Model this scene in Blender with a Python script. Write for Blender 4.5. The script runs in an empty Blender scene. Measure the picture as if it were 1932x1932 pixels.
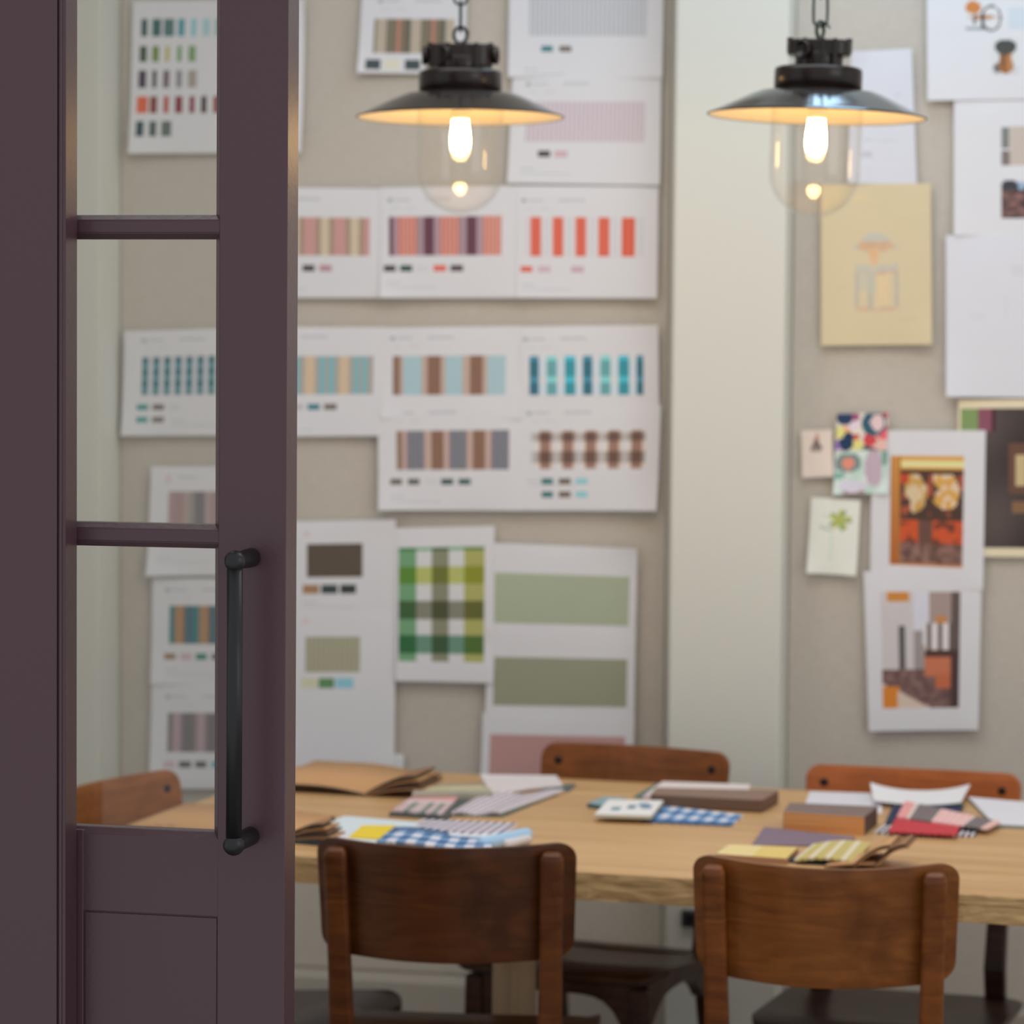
import bpy, bmesh, math, random
from math import sin, cos, pi, sqrt, radians, atan, atan2
from mathutils import Vector, Matrix

# ------------------------------------------------------------------ camera, world, lights, exposure
scn = bpy.context.scene
COL = scn.collection
F_PX = 5600.0                      # focal length in pixels of the 1932 px frame
EYE = Vector((0, 0, 1.53))
YAW, PIT, ROLL = radians(12), atan(296 / F_PX), 0.0085
FWD = Vector((-sin(YAW) * cos(PIT), cos(YAW) * cos(PIT), -sin(PIT)))
R0 = Vector((cos(YAW), sin(YAW), 0)); U0 = R0.cross(FWD)
RGT = R0 * cos(ROLL) + U0 * sin(ROLL)
UPV = U0 * cos(ROLL) - R0 * sin(ROLL)
cd = bpy.data.cameras.new('camera'); cam = bpy.data.objects.new('camera', cd); COL.objects.link(cam)
cam.matrix_world = Matrix(((RGT.x, UPV.x, -FWD.x, EYE.x), (RGT.y, UPV.y, -FWD.y, EYE.y), (RGT.z, UPV.z, -FWD.z, EYE.z), (0, 0, 0, 1)))
cd.sensor_width = 36.0; cd.lens = F_PX / 1932 * 36.0
cd.clip_start = 0.05; cd.clip_end = 60
cd.dof.use_dof = True; cd.dof.focus_distance = 3.33; cd.dof.aperture_fstop = 5.9
scn.camera = cam

wd = bpy.data.worlds.new('daylight'); scn.world = wd; wd.use_nodes = True
wd.node_tree.nodes['Background'].inputs[0].default_value = (0.93, 0.96, 1.0, 1)
wd.node_tree.nodes['Background'].inputs[1].default_value = 0.70

def area(name, loc, aim, sx, sy, watts, col):
    l = bpy.data.lights.new(name, 'AREA'); l.shape = 'RECTANGLE'; l.size = sx; l.size_y = sy; l.energy = watts; l.color = col
    o = bpy.data.objects.new(name, l); COL.objects.link(o); o.location = loc
    o.rotation_euler = (Vector(aim) - Vector(loc)).to_track_quat('-Z', 'Y').to_euler(); return o
area('rooflight_daylight', (-0.44, 5.43, 2.94), (-0.44, 5.43, 0), 0.38, 0.50, 5.4, (0.48, 0.74, 1.0))
area('long_rooflight_daylight', (-0.7, 4.35, 2.93), (-0.7, 4.42, 0), 2.3, 1.1, 18.5, (0.97, 0.985, 1.0))
area('window_daylight', (2.6, 2.4, 2.2), (-0.8, 5.6, 1.3), 1.8, 1.6, 14, (1.0, 0.985, 0.97))

scn.view_settings.view_transform = 'Standard'; scn.view_settings.look = 'None'
scn.view_settings.exposure = 0.0; scn.view_settings.gamma = 1.0; scn.view_settings.use_curve_mapping = False

# ------------------------------------------------------------------ measuring helpers
def ray(px, py): return FWD + RGT * ((px - 966) / F_PX) + UPV * ((966 - py) / F_PX)
def onY(px, py, Y):
    d = ray(px, py); return EYE + d * (Y / d.y)
def onZ(px, py, z):
    d = ray(px, py); return EYE + d * ((z - EYE.z) / d.z)
def atd(px, py, t): return EYE + ray(px, py) * t

def lin(c):
    r = []
    for v in c[:3]:
        v = max(0, v) / 255.0
        r.append(v / 12.92 if v <= 0.04045 else ((v + 0.055) / 1.055) ** 2.4)
    return tuple(r)
def lin4(c, k=1.0): 
    a = lin(c); return (min(.9, a[0] * k), min(.9, a[1] * k), min(.9, a[2] * k), 1)

# ------------------------------------------------------------------ materials
def newmat(name):
    m = bpy.data.materials.new(name); m.use_nodes = True
    return m, m.node_tree.nodes, m.node_tree.links, m.node_tree.nodes['Principled BSDF']
def plain(name, col, rough=.5, metal=0, k=1.0, bump=0, bscale=200, spec=.5):
    m, N, L, b = newmat(name)
    b.inputs['Base Color'].default_value = lin4(col, k); b.inputs['Roughness'].default_value = rough
    b.inputs['Metallic'].default_value = metal; b.inputs['Specular IOR Level'].default_value = spec
    if bump:
        tc = N.new('ShaderNodeTexCoord'); n = N.new('ShaderNodeTexNoise'); n.inputs['Scale'].default_value = bscale
        n.inputs['Detail'].default_value = 4; L.new(tc.outputs['Object'], n.inputs['Vector'])
        bu = N.new('ShaderNodeBump'); bu.inputs['Strength'].default_value = bump; bu.inputs['Distance'].default_value = .002
        L.new(n.outputs['Fac'], bu.inputs['Height']); L.new(bu.outputs['Normal'], b.inputs['Normal'])
    return m
def wood(name, c1, c2, scale=(3, 30, 30), rough=.35, dist=1.5, k=1.0, figure=0.0, spec=.5):
    m, N, L, b = newmat(name)
    tc = N.new('ShaderNodeTexCoord'); mp = N.new('ShaderNodeMapping'); mp.inputs['Scale'].default_value = scale
    n = N.new('ShaderNodeTexNoise'); n.inputs['Scale'].default_value = 1.0; n.inputs['Detail'].default_value = 6
    n.inputs['Distortion'].default_value = dist; n.inputs['Roughness'].default_value = .6
    r = N.new('ShaderNodeValToRGB'); r.color_ramp.elements[0].color = lin4(c1, k); r.color_ramp.elements[1].color = lin4(c2, k)
    r.color_ramp.elements[0].position = .32; r.color_ramp.elements[1].position = .68
    L.new(tc.outputs['Object'], mp.inputs['Vector']); L.new(mp.outputs['Vector'], n.inputs['Vector'])
    L.new(n.outputs['Fac'], r.inputs['Fac'])
    if figure:
        n2 = N.new('ShaderNodeTexNoise'); n2.inputs['Scale'].default_value = 9; n2.inputs['Detail'].default_value = 3; n2.inputs['Distortion'].default_value = 1.2
        L.new(tc.outputs['Object'], n2.inputs['Vector'])
        mx = N.new('ShaderNodeMix'); mx.data_type = 'RGBA'; mx.blend_type = 'MULTIPLY'; mx.inputs[0].default_value = figure
        r2 = N.new('ShaderNodeValToRGB'); r2.color_ramp.elements[0].color = (.45, .4, .36, 1); r2.color_ramp.elements[1].color = (1, 1, 1, 1)
        r2.color_ramp.elements[0].position = .3; r2.color_ramp.elements[1].position = .62
        L.new(n2.outputs['Fac'], r2.inputs['Fac']); L.new(r.outputs['Color'], mx.inputs[6]); L.new(r2.outputs['Color'], mx.inputs[7])
        L.new(mx.outputs[2], b.inputs['Base Color'])
    else: L.new(r.outputs['Color'], b.inputs['Base Color'])
    b.inputs['Roughness'].default_value = rough; b.inputs['Specular IOR Level'].default_value = spec
    bu = N.new('ShaderNodeBump'); bu.inputs['Strength'].default_value = .12; bu.inputs['Distance'].default_value = .002
    L.new(n.outputs['Fac'], bu.inputs['Height']); L.new(bu.outputs['Normal'], b.inputs['Normal'])
    return m
def printed(name, rough=.75, weave=False):
    m, N, L, b = newmat(name)
    a = N.new('ShaderNodeAttribute'); a.attribute_name = 'ink'
    L.new(a.outputs['Color'], b.inputs['Base Color']); b.inputs['Roughness'].default_value = rough
    b.inputs['Specular IOR Level'].default_value = .2
    tc = N.new('ShaderNodeTexCoord'); n = N.new('ShaderNodeTexNoise')
    n.inputs['Scale'].default_value = 500 if weave else 14; n.inputs['Detail'].default_value = 2
    bu = N.new('ShaderNodeBump'); bu.inputs['Strength'].default_value = .25; bu.inputs['Distance'].default_value = .001 if weave else .006
    L.new(tc.outputs['Object'], n.inputs['Vector']); L.new(n.outputs['Fac'], bu.inputs['Height']); L.new(bu.outputs['Normal'], b.inputs['Normal'])
    return m
def linen(name, c1, c2, k=1):
    m, N, L, b = newmat(name)
    tc = N.new('ShaderNodeTexCoord'); n1 = N.new('ShaderNodeTexNoise'); n2 = N.new('ShaderNodeTexNoise')
    for n, s in ((n1, (30, 30, 420)), (n2, (420, 420, 30))):
        mp = N.new('ShaderNodeMapping'); mp.inputs['Scale'].default_value = s; n.inputs['Scale'].default_value = 1; n.inputs['Detail'].default_value = 3
        L.new(tc.outputs['Object'], mp.inputs['Vector']); L.new(mp.outputs['Vector'], n.inputs['Vector'])
    ad = N.new('ShaderNodeMath'); ad.operation = 'ADD'; L.new(n1.outputs['Fac'], ad.inputs[0]); L.new(n2.outputs['Fac'], ad.inputs[1])
    hf = N.new('ShaderNodeMath'); hf.operation = 'MULTIPLY'; hf.inputs[1].default_value = .5; L.new(ad.outputs[0], hf.inputs[0])
    r = N.new('ShaderNodeValToRGB'); r.color_ramp.elements[0].color = lin4(c1, k); r.color_ramp.elements[1].color = lin4(c2, k)
    r.color_ramp.elements[0].position = .35; r.color_ramp.elements[1].position = .65
    L.new(hf.outputs[0], r.inputs['Fac']); L.new(r.outputs['Color'], b.inputs['Base Color'])
    b.inputs['Roughness'].default_value = .9; b.inputs['Specular IOR Level'].default_value = .15
    bu = N.new('ShaderNodeBump'); bu.inputs['Strength'].default_value = .2; bu.inputs['Distance'].default_value = .001
    L.new(hf.outputs[0], bu.inputs['Height']); L.new(bu.outputs['Normal'], b.inputs['Normal'])
    return m
def clear_glass(name, tint, rough=.02, edge=.8, base=.04):
    m = bpy.data.materials.new(name); m.use_nodes = True; N = m.node_tree.nodes; L = m.node_tree.links
    N.remove(N['Principled BSDF'])
    t = N.new('ShaderNodeBsdfTransparent'); t.inputs[0].default_value = (*tint, 1)
    g = N.new('ShaderNodeBsdfGlossy'); g.inputs['Roughness'].default_value = rough
    f = N.new('ShaderNodeLayerWeight'); f.inputs['Blend'].default_value = .5
    pw = N.new('ShaderNodeMath'); pw.operation = 'POWER'; pw.inputs[1].default_value = 4.0; L.new(f.outputs['Facing'], pw.inputs[0])
    s = N.new('ShaderNodeMath'); s.operation = 'MULTIPLY_ADD'; s.inputs[1].default_value = edge; s.inputs[2].default_value = base; s.use_clamp = True
    mx = N.new('ShaderNodeMixShader'); L.new(pw.outputs[0], s.inputs[0]); L.new(s.outputs[0], mx.inputs[0])
    L.new(t.outputs[0], mx.inputs[1]); L.new(g.outputs[0], mx.inputs[2]); L.new(mx.outputs[0], N['Material Output'].inputs['Surface'])
    return m
def glow(name, col, strength):
    m = bpy.data.materials.new(name); m.use_nodes = True; N = m.node_tree.nodes; L = m.node_tree.links
    N.remove(N['Principled BSDF']); e = N.new('ShaderNodeEmission'); e.inputs[0].default_value = (*col, 1); e.inputs[1].default_value = strength
    L.new(e.outputs[0], N['Material Output'].inputs['Surface']); return m

M = {}
M['aubergine'] = plain('aubergine_paint', (80, 56, 62), .30, bump=.12, bscale=160, spec=.45)
M['sage'] = plain('pale_sage_paint', (224, 223, 212), .5, bump=.03, bscale=60)
M['linen'] = linen('greige_linen', (196, 187, 175), (209, 201, 188))
M['plaster'] = plain('white_plaster', (225, 222, 215), .8, bump=.05, bscale=30)
M['skirting'] = plain('grey_beige_paint', (176, 168, 155), .55)
M['floor'] = plain('polished_concrete', (150, 144, 135), .5, bump=.05, bscale=12)
M['oak'] = wood('pale_oak', (196, 150, 98), (224, 182, 128), (1.6, 26, 26), .42, .6)
M['oak_edge'] = wood('rough_oak_edge', (158, 118, 72), (222, 184, 128), (9, 60, 60), .7, 2.0)
M['oak_leg'] = wood('pale_oak_leg', (170, 140, 105), (196, 166, 128), (30, 30, 2), .5, .6)
M['black_iron'] = plain('matt_black_iron', (15, 15, 17), .40, 0, bump=.02, bscale=400)
M['chain_iron'] = plain('dark_chain_iron', (52, 62, 56), .45, .6)
M['bakelite'] = plain('brown_bakelite', (31, 20, 17), .26, spec=.4)
M['enamel_out'] = plain('charcoal_enamel', (38, 33, 32), .11, spec=.62)
M['enamel_in'] = plain('white_enamel', (238, 226, 200), .4)
M['globe'] = clear_glass('globe_glass', (1.0, .992, .98), .05, .42, .022)
M['pane'] = clear_glass('pane_glass', (.90, .90, .885), .01, .5, .03)
M['bulb'] = glow('lit_bulb', (1.0, .62, .22), 72)
M['paper'] = printed('printed_paper')
M['cloth'] = printed('printed_cloth', .9, True)
M['screw'] = plain('dark_screw', (40, 34, 30), .4, .5)

# ------------------------------------------------------------------ object helpers
def mesh_obj(name, bm, mats, parent=None, smooth=False):
    me = bpy.data.meshes.new(name); bm.normal_update(); bm.to_mesh(me); bm.free()
    for m in (mats if isinstance(mats, (list, tuple)) else [mats]): me.materials.append(m)
    if smooth:
        for p in me.polygons: p.use_smooth = True
    o = bpy.data.objects.new(name, me); COL.objects.link(o)
    if parent: o.parent = parent
    return o
def tag(o, label=None, cat=None, group=None, kind=None):
    if label: o['label'] = label
    if cat: o['category'] = cat
    if group: o['group'] = group
    if kind: o['kind'] = kind
    return o
def thing(name, label, cat, loc=(0, 0, 0), rz=0, group=None):
    o = bpy.data.objects.new(name, None); o.empty_display_size = .05; COL.objects.link(o)
    o.location = loc; o.rotation_euler = (0, 0, rz); return tag(o, label, cat, group)
def bevel(o, w, seg=2, ang=40):
    b = o.modifiers.new('bevel', 'BEVEL'); b.width = w; b.segments = seg; b.limit_method = 'ANGLE'; b.angle_limit = radians(ang); return o
def box(bm, x0, y0, z0, x1, y1, z1):
    v = [bm.verts.new(p) for p in ((x0, y0, z0), (x1, y0, z0), (x1, y1, z0), (x0, y1, z0), (x0, y0, z1), (x1, y0, z1), (x1, y1, z1), (x0, y1, z1))]
    for f in ((3, 2, 1, 0), (4, 5, 6, 7), (0, 1, 5, 4), (1, 2, 6, 5), (2, 3, 7, 6), (3, 0, 4, 7)): bm.faces.new([v[i] for i in f])
def boxo(name, x0, y0, z0, x1, y1, z1, mat, parent=None, bw=0):
    bm = bmesh.new(); box(bm, x0, y0, z0, x1, y1, z1); o = mesh_obj(name, bm, mat, parent)
    if bw: bevel(o, bw)
    return o
def prism(bm, pts, ax, a, b):
    """extrude the closed 2-D outline pts along axis ax from a to b"""
    def P(p, t): return {'z': (p[0], p[1], t), 'x': (t, p[0], p[1]), 'y': (p[0], t, p[1])}[ax]
    A = [bm.verts.new(P(p, a)) for p in pts]; B = [bm.verts.new(P(p, b)) for p in pts]; n = len(pts)
    for i in range(n): bm.faces.new((A[i], A[(i + 1) % n], B[(i + 1) % n], B[i]))
    bm.faces.new(A[::-1]); bm.faces.new(B)
    bmesh.ops.recalc_face_normals(bm, faces=bm.faces)
def lathe(bm, prof, n=48, mi=0, M4=None):
    rings = []
    for r, z in prof:
        if r < 1e-6: rings.append([bm.verts.new((0, 0, z))])
        else: rings.append([bm.verts.new((r * cos(2 * pi * i / n), r * sin(2 * pi * i / n), z)) for i in range(n)])
    new = [v for rg in rings for v in rg]
    for a, b in zip(rings, rings[1:]):
        for i in range(n):
            j = (i + 1) % n
            if len(a) == 1 and len(b) == 1: continue
            if len(a) == 1: f = bm.faces.new((a[0], b[j], b[i]))
            elif len(b) == 1: f = bm.faces.new((a[i], a[j], b[0]))
            else: f = bm.faces.new((a[i], a[j], b[j], b[i]))
            f.material_index = mi; f.smooth = True
    if M4 is not None: bmesh.ops.transform(bm, matrix=M4, verts=new)
def tube(bm, pts, r, n=10, closed=False, mi=0):
    pts = [Vector(p) for p in pts]; N = len(pts); rings = []; prev = None
    for i, p in enumerate(pts):
        t = (pts[(i + 1) % N] - pts[i - 1]) if closed else (pts[min(i + 1, N - 1)] - pts[max(i - 1, 0)])
        t.normalize()
        if prev is None:
            s = t.orthogonal().normalized()
        else:
            s = (prev - t * prev.dot(t)).normalized()
        prev = s; u = t.cross(s)
        rr = r[i] if isinstance(r, (list, tuple)) else r
        rings.append([bm.verts.new(p + (s * cos(2 * pi * k / n) + u * sin(2 * pi * k / n)) * rr) for k in range(n)])
    for i in range(N if closed else N - 1):
        a, b = rings[i], rings[(i + 1) % N]
        for k in range(n):
            f = bm.faces.new((a[k], a[(k + 1) % n], b[(k + 1) % n], b[k])); f.smooth = True; f.material_index = mi
    if not closed:
        bm.faces.new(rings[0][::-1]).material_index = mi; bm.faces.new(rings[-1]).material_index = mi
def bar(bm, p, q, w, d, side=(1, 0, 0)):
    """rectangular bar from p to q, w wide along side, d across"""
    p, q = Vector(p), Vector(q); t = (q - p).normalized(); s = Vector(side); s = (s - t * s.dot(t)).normalized(); u = t.cross(s)
    A = [bm.verts.new(c + s * (w / 2 * a) + u * (d / 2 * b)) for c in (p, q) for a, b in ((-1, -1), (1, -1), (1, 1), (-1, 1))]
    for f in ((3, 2, 1, 0), (4, 5, 6, 7), (0, 1, 5, 4), (1, 2, 6, 5), (2, 3, 7, 6), (3, 0, 4, 7)): bm.faces.new([A[i] for i in f])

# ------------------------------------------------------------------ printed sheets
KA = 1.30          # illumination guess: photographed colour -> surface colour
def ink(c): return lin4(c, KA)
WHITE = (207, 206, 208)
def sheet_bm(P, base, rects, extra=8, zig=0, zsides='nf'):
    """P(u,v)->(x,y,z); rects [(u0,v0,u1,v1,rgb)] painted in order over base; v runs from the top edge down"""
    us = {0.0, 1.0} | {i / extra for i in range(extra)}; vs = {0.0, 1.0} | {i / extra for i in range(extra)}
    if zig: us |= {i / zig for i in range(zig)}
    R = []
    for u0, v0, u1, v1, c in rects:
        u0, u1 = max(0, min(u0, u1)), min(1, max(u0, u1)); v0, v1 = max(0, min(v0, v1)), min(1, max(v0, v1))
        if u1 - u0 < 1e-4 or v1 - v0 < 1e-4: continue
        R.append((u0, v0, u1, v1, ink(c))); us |= {u0, u1}; vs |= {v0, v1}
    def clean(s):
        s = sorted(s); o = [s[0]]
        for t in s[1:]:
            if t - o[-1] > 2e-4: o.append(t)
        o[-1] = 1.0; return o
    us, vs = clean(us), clean(vs); bc = ink(base)
    bm = bmesh.new(); lay = bm.loops.layers.float_color.new('ink')
    G = []
    for j, v in enumerate(vs):
        row = []
        for i, u in enumerate(us):
            vv = v
            if zig and ((j == 0 and 'f' in zsides) or (j == len(vs) - 1 and 'n' in zsides)):
                k = round(u * zig)
                if abs(u * zig - k) < 1e-3 and k % 2: vv = v + (-.035 if j == 0 else .035)
            row.append(bm.verts.new(P(u, vv)))
        G.append(row)
    for j in range(len(vs) - 1):
        vc = (vs[j] + vs[j + 1]) / 2
        inrow = [r for r in R if r[1] < vc < r[3]]
        for i in range(len(us) - 1):
            uc = (us[i] + us[i + 1]) / 2; c = bc
            for r in inrow:
                if r[0] < uc < r[2]: c = r[4]
            f = bm.faces.new((G[j][i], G[j + 1][i], G[j + 1][i + 1], G[j][i + 1])); 
            for l in f.loops: l[lay] = c
    return bm
def stripes(r, seq, gap=False):
    """cycle (width,colour) bands across rect r=(x0,y0,x1,y1)"""
    x0, y0, x1, y1 = r; x = x0; out = []; i = 0
    while x < x1 - .01:
        w, c = seq[i % len(seq)]; i += 1
        if c: out.append((x, y0, min(x + w, x1), y1, c))
        x += w
    return out
def mulc(a, b, w=(207, 206, 208)): return tuple(x * y / z for x, y, z in zip(a, b, w))
def check(r, cols, rows, f=mulc):
    x0, y0, x1, y1 = r; out = []; y = y0; j = 0
    while y < y1 - .01:
        h, cr = rows[j % len(rows)]; j += 1; x = x0; i = 0; ye = min(y + h, y1)
        while x < x1 - .01:
            w, cc = cols[i % len(cols)]; i += 1
            out.append((x, y, min(x + w, x1), ye, f(cc, cr))); x += w
        y += h
    return out
def raster(r, nx, ny, fn):
    x0, y0, x1, y1 = r; dx = (x1 - x0) / nx; dy = (y1 - y0) / ny
    return [(x0 + i * dx, y0 + j * dy, x0 + (i + 1) * dx, y0 + (j + 1) * dy, fn((i + .5) / nx, (j + .5) / ny)) for j in range(ny) for i in range(nx)]
def blobs(bg, L):
    """picture of soft-edged ellipses (cx,cy,rx,ry,rgb) and boxes over a background"""
    def fn(u, v):
        c = bg(u, v) if callable(bg) else bg
        for b in L:
            if len(b) == 5:
                if ((u - b[0]) / b[2]) ** 2 + ((v - b[1]) / b[3]) ** 2 < 1: c = b[4]
            elif b[0] <= u < b[2] and b[1] <= v < b[3]: c = b[4]
        return c
    return fn
def chips(y0, y1, L): return [(a, y0, b, y1, c) for a, b, c in L]
TXT = (186, 186, 190)
def heading(x, y, s=1.0):
    return [(x, y - 3, x + 9, y + 4, (160, 165, 168)), (x + 13, y - 2, x + 42, y + 2, TXT), (x + 70 * s, y - 3, x + 120 * s, y + 2, TXT), (x + 6, y + 14, x + 22, y + 17, (196, 196, 199)), (x + 34, y + 14, x + 54, y + 17, (196, 196, 199))]
def smalltext(x, y): return [(x, y, x + 26, y + 3, TXT), (x, y + 9, x + 95, y + 12, (192, 193, 198))]

def hsh(u, v, f):
    x, y = u * f, v * f * 1.4; i, j = int(x), int(y); a, b = x - i, y - j
    h = lambda p, q: (sin(p * 127.1 + q * 311.7) * 43758.5453) % 1.0
    return (h(i, j) * (1 - a) + h(i + 1, j) * a) * (1 - b) + (h(i, j + 1) * (1 - a) + h(i + 1, j + 1) * a) * b
YW = 5.80          # face of the pinboards
PB = YW - .012
rs = random.Random(5)
def wall_sheet(name, label, quad, prints, layer, cat='sheet', group=None, base=WHITE, curl=(0, 0, .006, .006), buckle=.0015, extra=10):
    """quad: pixel corners TL,TR,BR,BL measured on the pinboard plane"""
    c = [onY(x, y, PB) for x, y in quad]; (x0, y0), (x1, y1), (x2, y2), (x3, y3) = quad
    xl, xr = (x0 + x3) / 2, (x1 + x2) / 2; yt, yb = (y0 + y1) / 2, (y2 + y3) / 2
    sl = ((y1 - y0) + (y2 - y3)) / 2 / (xr - xl)
    R = []
    for a, b, cc, d, col in prints:
        mx = (a + cc) / 2 - (xl + xr) / 2
        R.append(((a - xl) / (xr - xl), (b - yt) / (yb - yt), (cc - xl) / (xr - xl), (d - yt) / (yb - yt), col))
    ph = rs.random() * 6
    off = .0012 + .0011 * layer
    def P(u, v):
        p = (c[0] * (1 - u) + c[1] * u) * (1 - v) + (c[3] * (1 - u) + c[2] * u) * v
        o = off + curl[0] * ((1 - u) * (1 - v)) ** 5 + curl[1] * (u * (1 - v)) ** 5 + curl[2] * (u * v) ** 4 + curl[3] * ((1 - u) * v) ** 4
        o += buckle * (1 + sin(ph + 7 * u + 2.3 * v)) * .5 * sin(pi * v) ** .5 if 0 < v < 1 else 0
        return p - Vector((0, o, 0))
    bm = sheet_bm(P, base, R, extra)
    ctr = (c[0] + c[1] + c[2] + c[3]) / 4
    bmesh.ops.translate(bm, verts=bm.verts, vec=-ctr)
    o = mesh_obj(name, bm, M['paper']); o.location = ctr
    s = o.modifiers.new('thickness', 'SOLIDIFY'); s.thickness = .0005; s.offset = -1
    return tag(o, label, cat, group)

# ------------------------------------------------------------------ the room
ZC = 2.95
tag(boxo('floor', -3.2, 2.2, -.05, 2.9, YW + .2, 0, M['floor']), 'grey concrete floor under the table', kind='structure')
tag(boxo('wall_back', -3.2, YW + .012, 0, 2.9, YW + .2, ZC, M['plaster']), 'back wall carrying the linen pinboards', kind='structure')
tag(boxo('wall_left', -3.3, 3.6, 0, -3.2, YW + .2, ZC, M['plaster']), 'plain left wall beyond the glazed door', kind='structure')
bm = bmesh.new()
box(bm, -3.2, 3.3, ZC, 2.9, 3.75, ZC + .1); box(bm, -3.2, 4.95, ZC, 2.9, 5.09, ZC + .1); box(bm, -3.2, 3.75, ZC, -1.9, 4.95, ZC + .1); box(bm, .5, 3.75, ZC, 2.9, 4.95, ZC + .1); box(bm, -3.2, 5.71, ZC, 2.9, YW + .2, ZC + .1)
box(bm, -3.2, 5.09, ZC, -.67, 5.71, ZC + .1); box(bm, -.21, 5.09, ZC, 2.9, 5.71, ZC + .1)
tag(mesh_obj('ceiling', bm, M['plaster']), 'white ceiling with two rooflight openings', kind='structure')
def solve_depth(pa, pb, py, Yb):
    """plane depth at which pixel column pa has the same X as pixel column pb at depth Yb"""
    X = onY(pb, py, Yb).x; lo, hi = Yb - .5, Yb
    for _ in range(50):
        m = (lo + hi) / 2
        if (onY(pa, py, m).x - X) * (onY(pa, py, hi).x - X) <= 0: lo = m
        else: hi = m
    return (lo + hi) / 2, X
YPIL, XPL = solve_depth(190, 226, 600, YW)
xa, xb = onY(1267, 800, YPIL).x, onY(1478, 800, YPIL).x
ZSK = onY(1000, 1850, YW - .02).z
o = boxo('trim_1', XPL - .34, YPIL, 0, XPL, YW + .012, ZC, M['sage'], bw=.004); tag(o, 'pale sage pilaster seen through the glazed door', kind='structure')
o = boxo('trim_2', xa, YPIL, 0, xb, YW + .012, ZC, M['sage'], bw=.004); tag(o, 'pale sage pilaster between the two pinboards', kind='structure')
o = boxo('pinboard', XPL + .001, YW, ZSK, onY(1258, 800, YW).x, YW + .012, ZC - .05, M['linen'], bw=.003)
tag(o, 'wide greige linen pinboard left of the middle pilaster, covered in striped and checked pattern sheets', 'pinboard')
o = boxo('pinboard', xb + .001, YW, ZSK, 1.2, YW + .012, ZC - .05, M['linen'], bw=.003)
tag(o, 'greige linen pinboard right of the middle pilaster, holding photographs and drawings', 'pinboard')
bm = bmesh.new()
for a, b in ((XPL, xa), (xb, 2.9)):
    prism(bm, [(YW + .012, 0), (YW - .016, 0), (YW - .016, ZSK - .02), (YW - .008, ZSK - .004), (YW + .012, ZSK)], 'x', a + .001, b - .001)
tag(mesh_obj('baseboard_back', bm, M['skirting']), 'tall grey-beige skirting below the pinboards', kind='structure')
o = thing('power_socket', 'small dark socket low on the middle pilaster, just left of the lighter front chair', 'socket', onY(1303, 1732, YPIL))
boxo('plate', -.017, -.012, -.017, .017, -.0003, .017, plain('dark_grey_plastic', (70, 68, 66), .5), o, .003)
bm = bmesh.new(); box(bm, -.010, -.0135, -.010, .010, -.0105, .010); mesh_obj('socket_face', bm, M['black_iron'], o)

# ------------------------------------------------------------------ glazed door and its frame
YD = 3.2
zD = lambda py, px=275: onY(px, py, YD).z
xD = lambda px, Y=YD: onY(px, 1000, Y).x
XR = xD(147)
YP, _ = solve_depth(121, 147, 1000, YD)
bm = bmesh.new()
prism(bm, [(XR - .42, YD - .003), (XR - .42, YP), (XR - .0105, YP), (XR - .009, YP + .0012), (XR - .0085, YP + .005), (XR - .0065, YP + .005), (XR - .006, YP + .0008), (XR - .0035, YP + .0003), (XR - .0028, YP + .0035), (XR, YP + .0045), (XR, YD - .003)], 'z', 0, 2.5)
o = bevel(mesh_obj('trim_3', bm, M['aubergine']), .0006, 2, 20)
tag(o, 'wide aubergine frame post in front of the door at the left edge', kind='structure')

door = thing('door_1', 'aubergine glazed door with a black pull handle standing open at the left', 'door', (XR, YD, 0)); door['kind'] = 'structure'
def dpart(name, bm, mat='aubergine', bw=.0012):
    bmesh.ops.translate(bm, verts=bm.verts, vec=(-XR, -YD, 0))
    o = mesh_obj(name, bm, M[mat], door)
    if bw: bevel(o, bw, 2, 25)
    return o
DT = .044; CH = .011; GY = YD + DT / 2
x_face, x_glass = xD(413), xD(406, YD + CH)
x_edge = xD(539.5)
ZT, ZB = 2.42, .01
zg_bot = zD(1566); z_rail = zD(1578); z_pan = zD(1724)
m_mid = [zD(427.5), zD(1010.5)]; pitch = m_mid[0] - m_mid[1]; m_mid.insert(0, m_mid[0] + pitch)
# right stile
bm = bmesh.new()
prism(bm, [(x_face, YD), (x_edge, YD), (x_edge, YD + DT), (x_face, YD + DT), (x_glass, GY + .004), (x_glass, YD + CH)], 'z', ZB, ZT)
dpart('stile', bm)
# left stile, mostly hidden behind the frame post
xl_glass, xl_pan = xD(146, YD + DT), xD(158)
bm = bmesh.new()
prism(bm, [(XR - .11, YD), (xl_glass - .008, YD), (xl_glass, YD + CH), (xl_glass, GY + .004), (xl_glass - .008, YD + DT), (XR - .11, YD + DT)], 'z', zg_bot - .003, ZT)
box(bm, XR - .11, YD, ZB, xl_pan, YD + DT, zg_bot - .003)
dpart('stile', bm)
def glazing(zc, name='glazing_bar'):
    bm = bmesh.new(); f, s, h = .0062, .0078, .0137
    prism(bm, [(YD + .001, zc + f), (YD + .001, zc - f), (YD + .0022, zc - f - .0006), (YD + .0022, zc - s), (YD + CH, zc - h), (GY + .004, zc - h), (YD + DT, zc - f), (YD + DT, zc + f), (GY + .004, zc + h), (YD + CH, zc + h), (YD + .0022, zc + s), (YD + .0022, zc + f + .0006)], 'x', xl_glass - .005, x_face + .001)
    return dpart(name, bm, bw=.0005)
for z in m_mid: glazing(z)
bm = bmesh.new()   # bottom (lock) rail
prism(bm, [(YD + .0005, z_rail), (YD + .0005, z_pan), (YD + DT - .0005, z_pan), (YD + DT - .0005, z_rail), (GY + .004, zg_bot), (YD + CH, zg_bot)], 'x', xl_glass - .005, x_face + .001)
dpart('lock_rail', bm)
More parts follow.
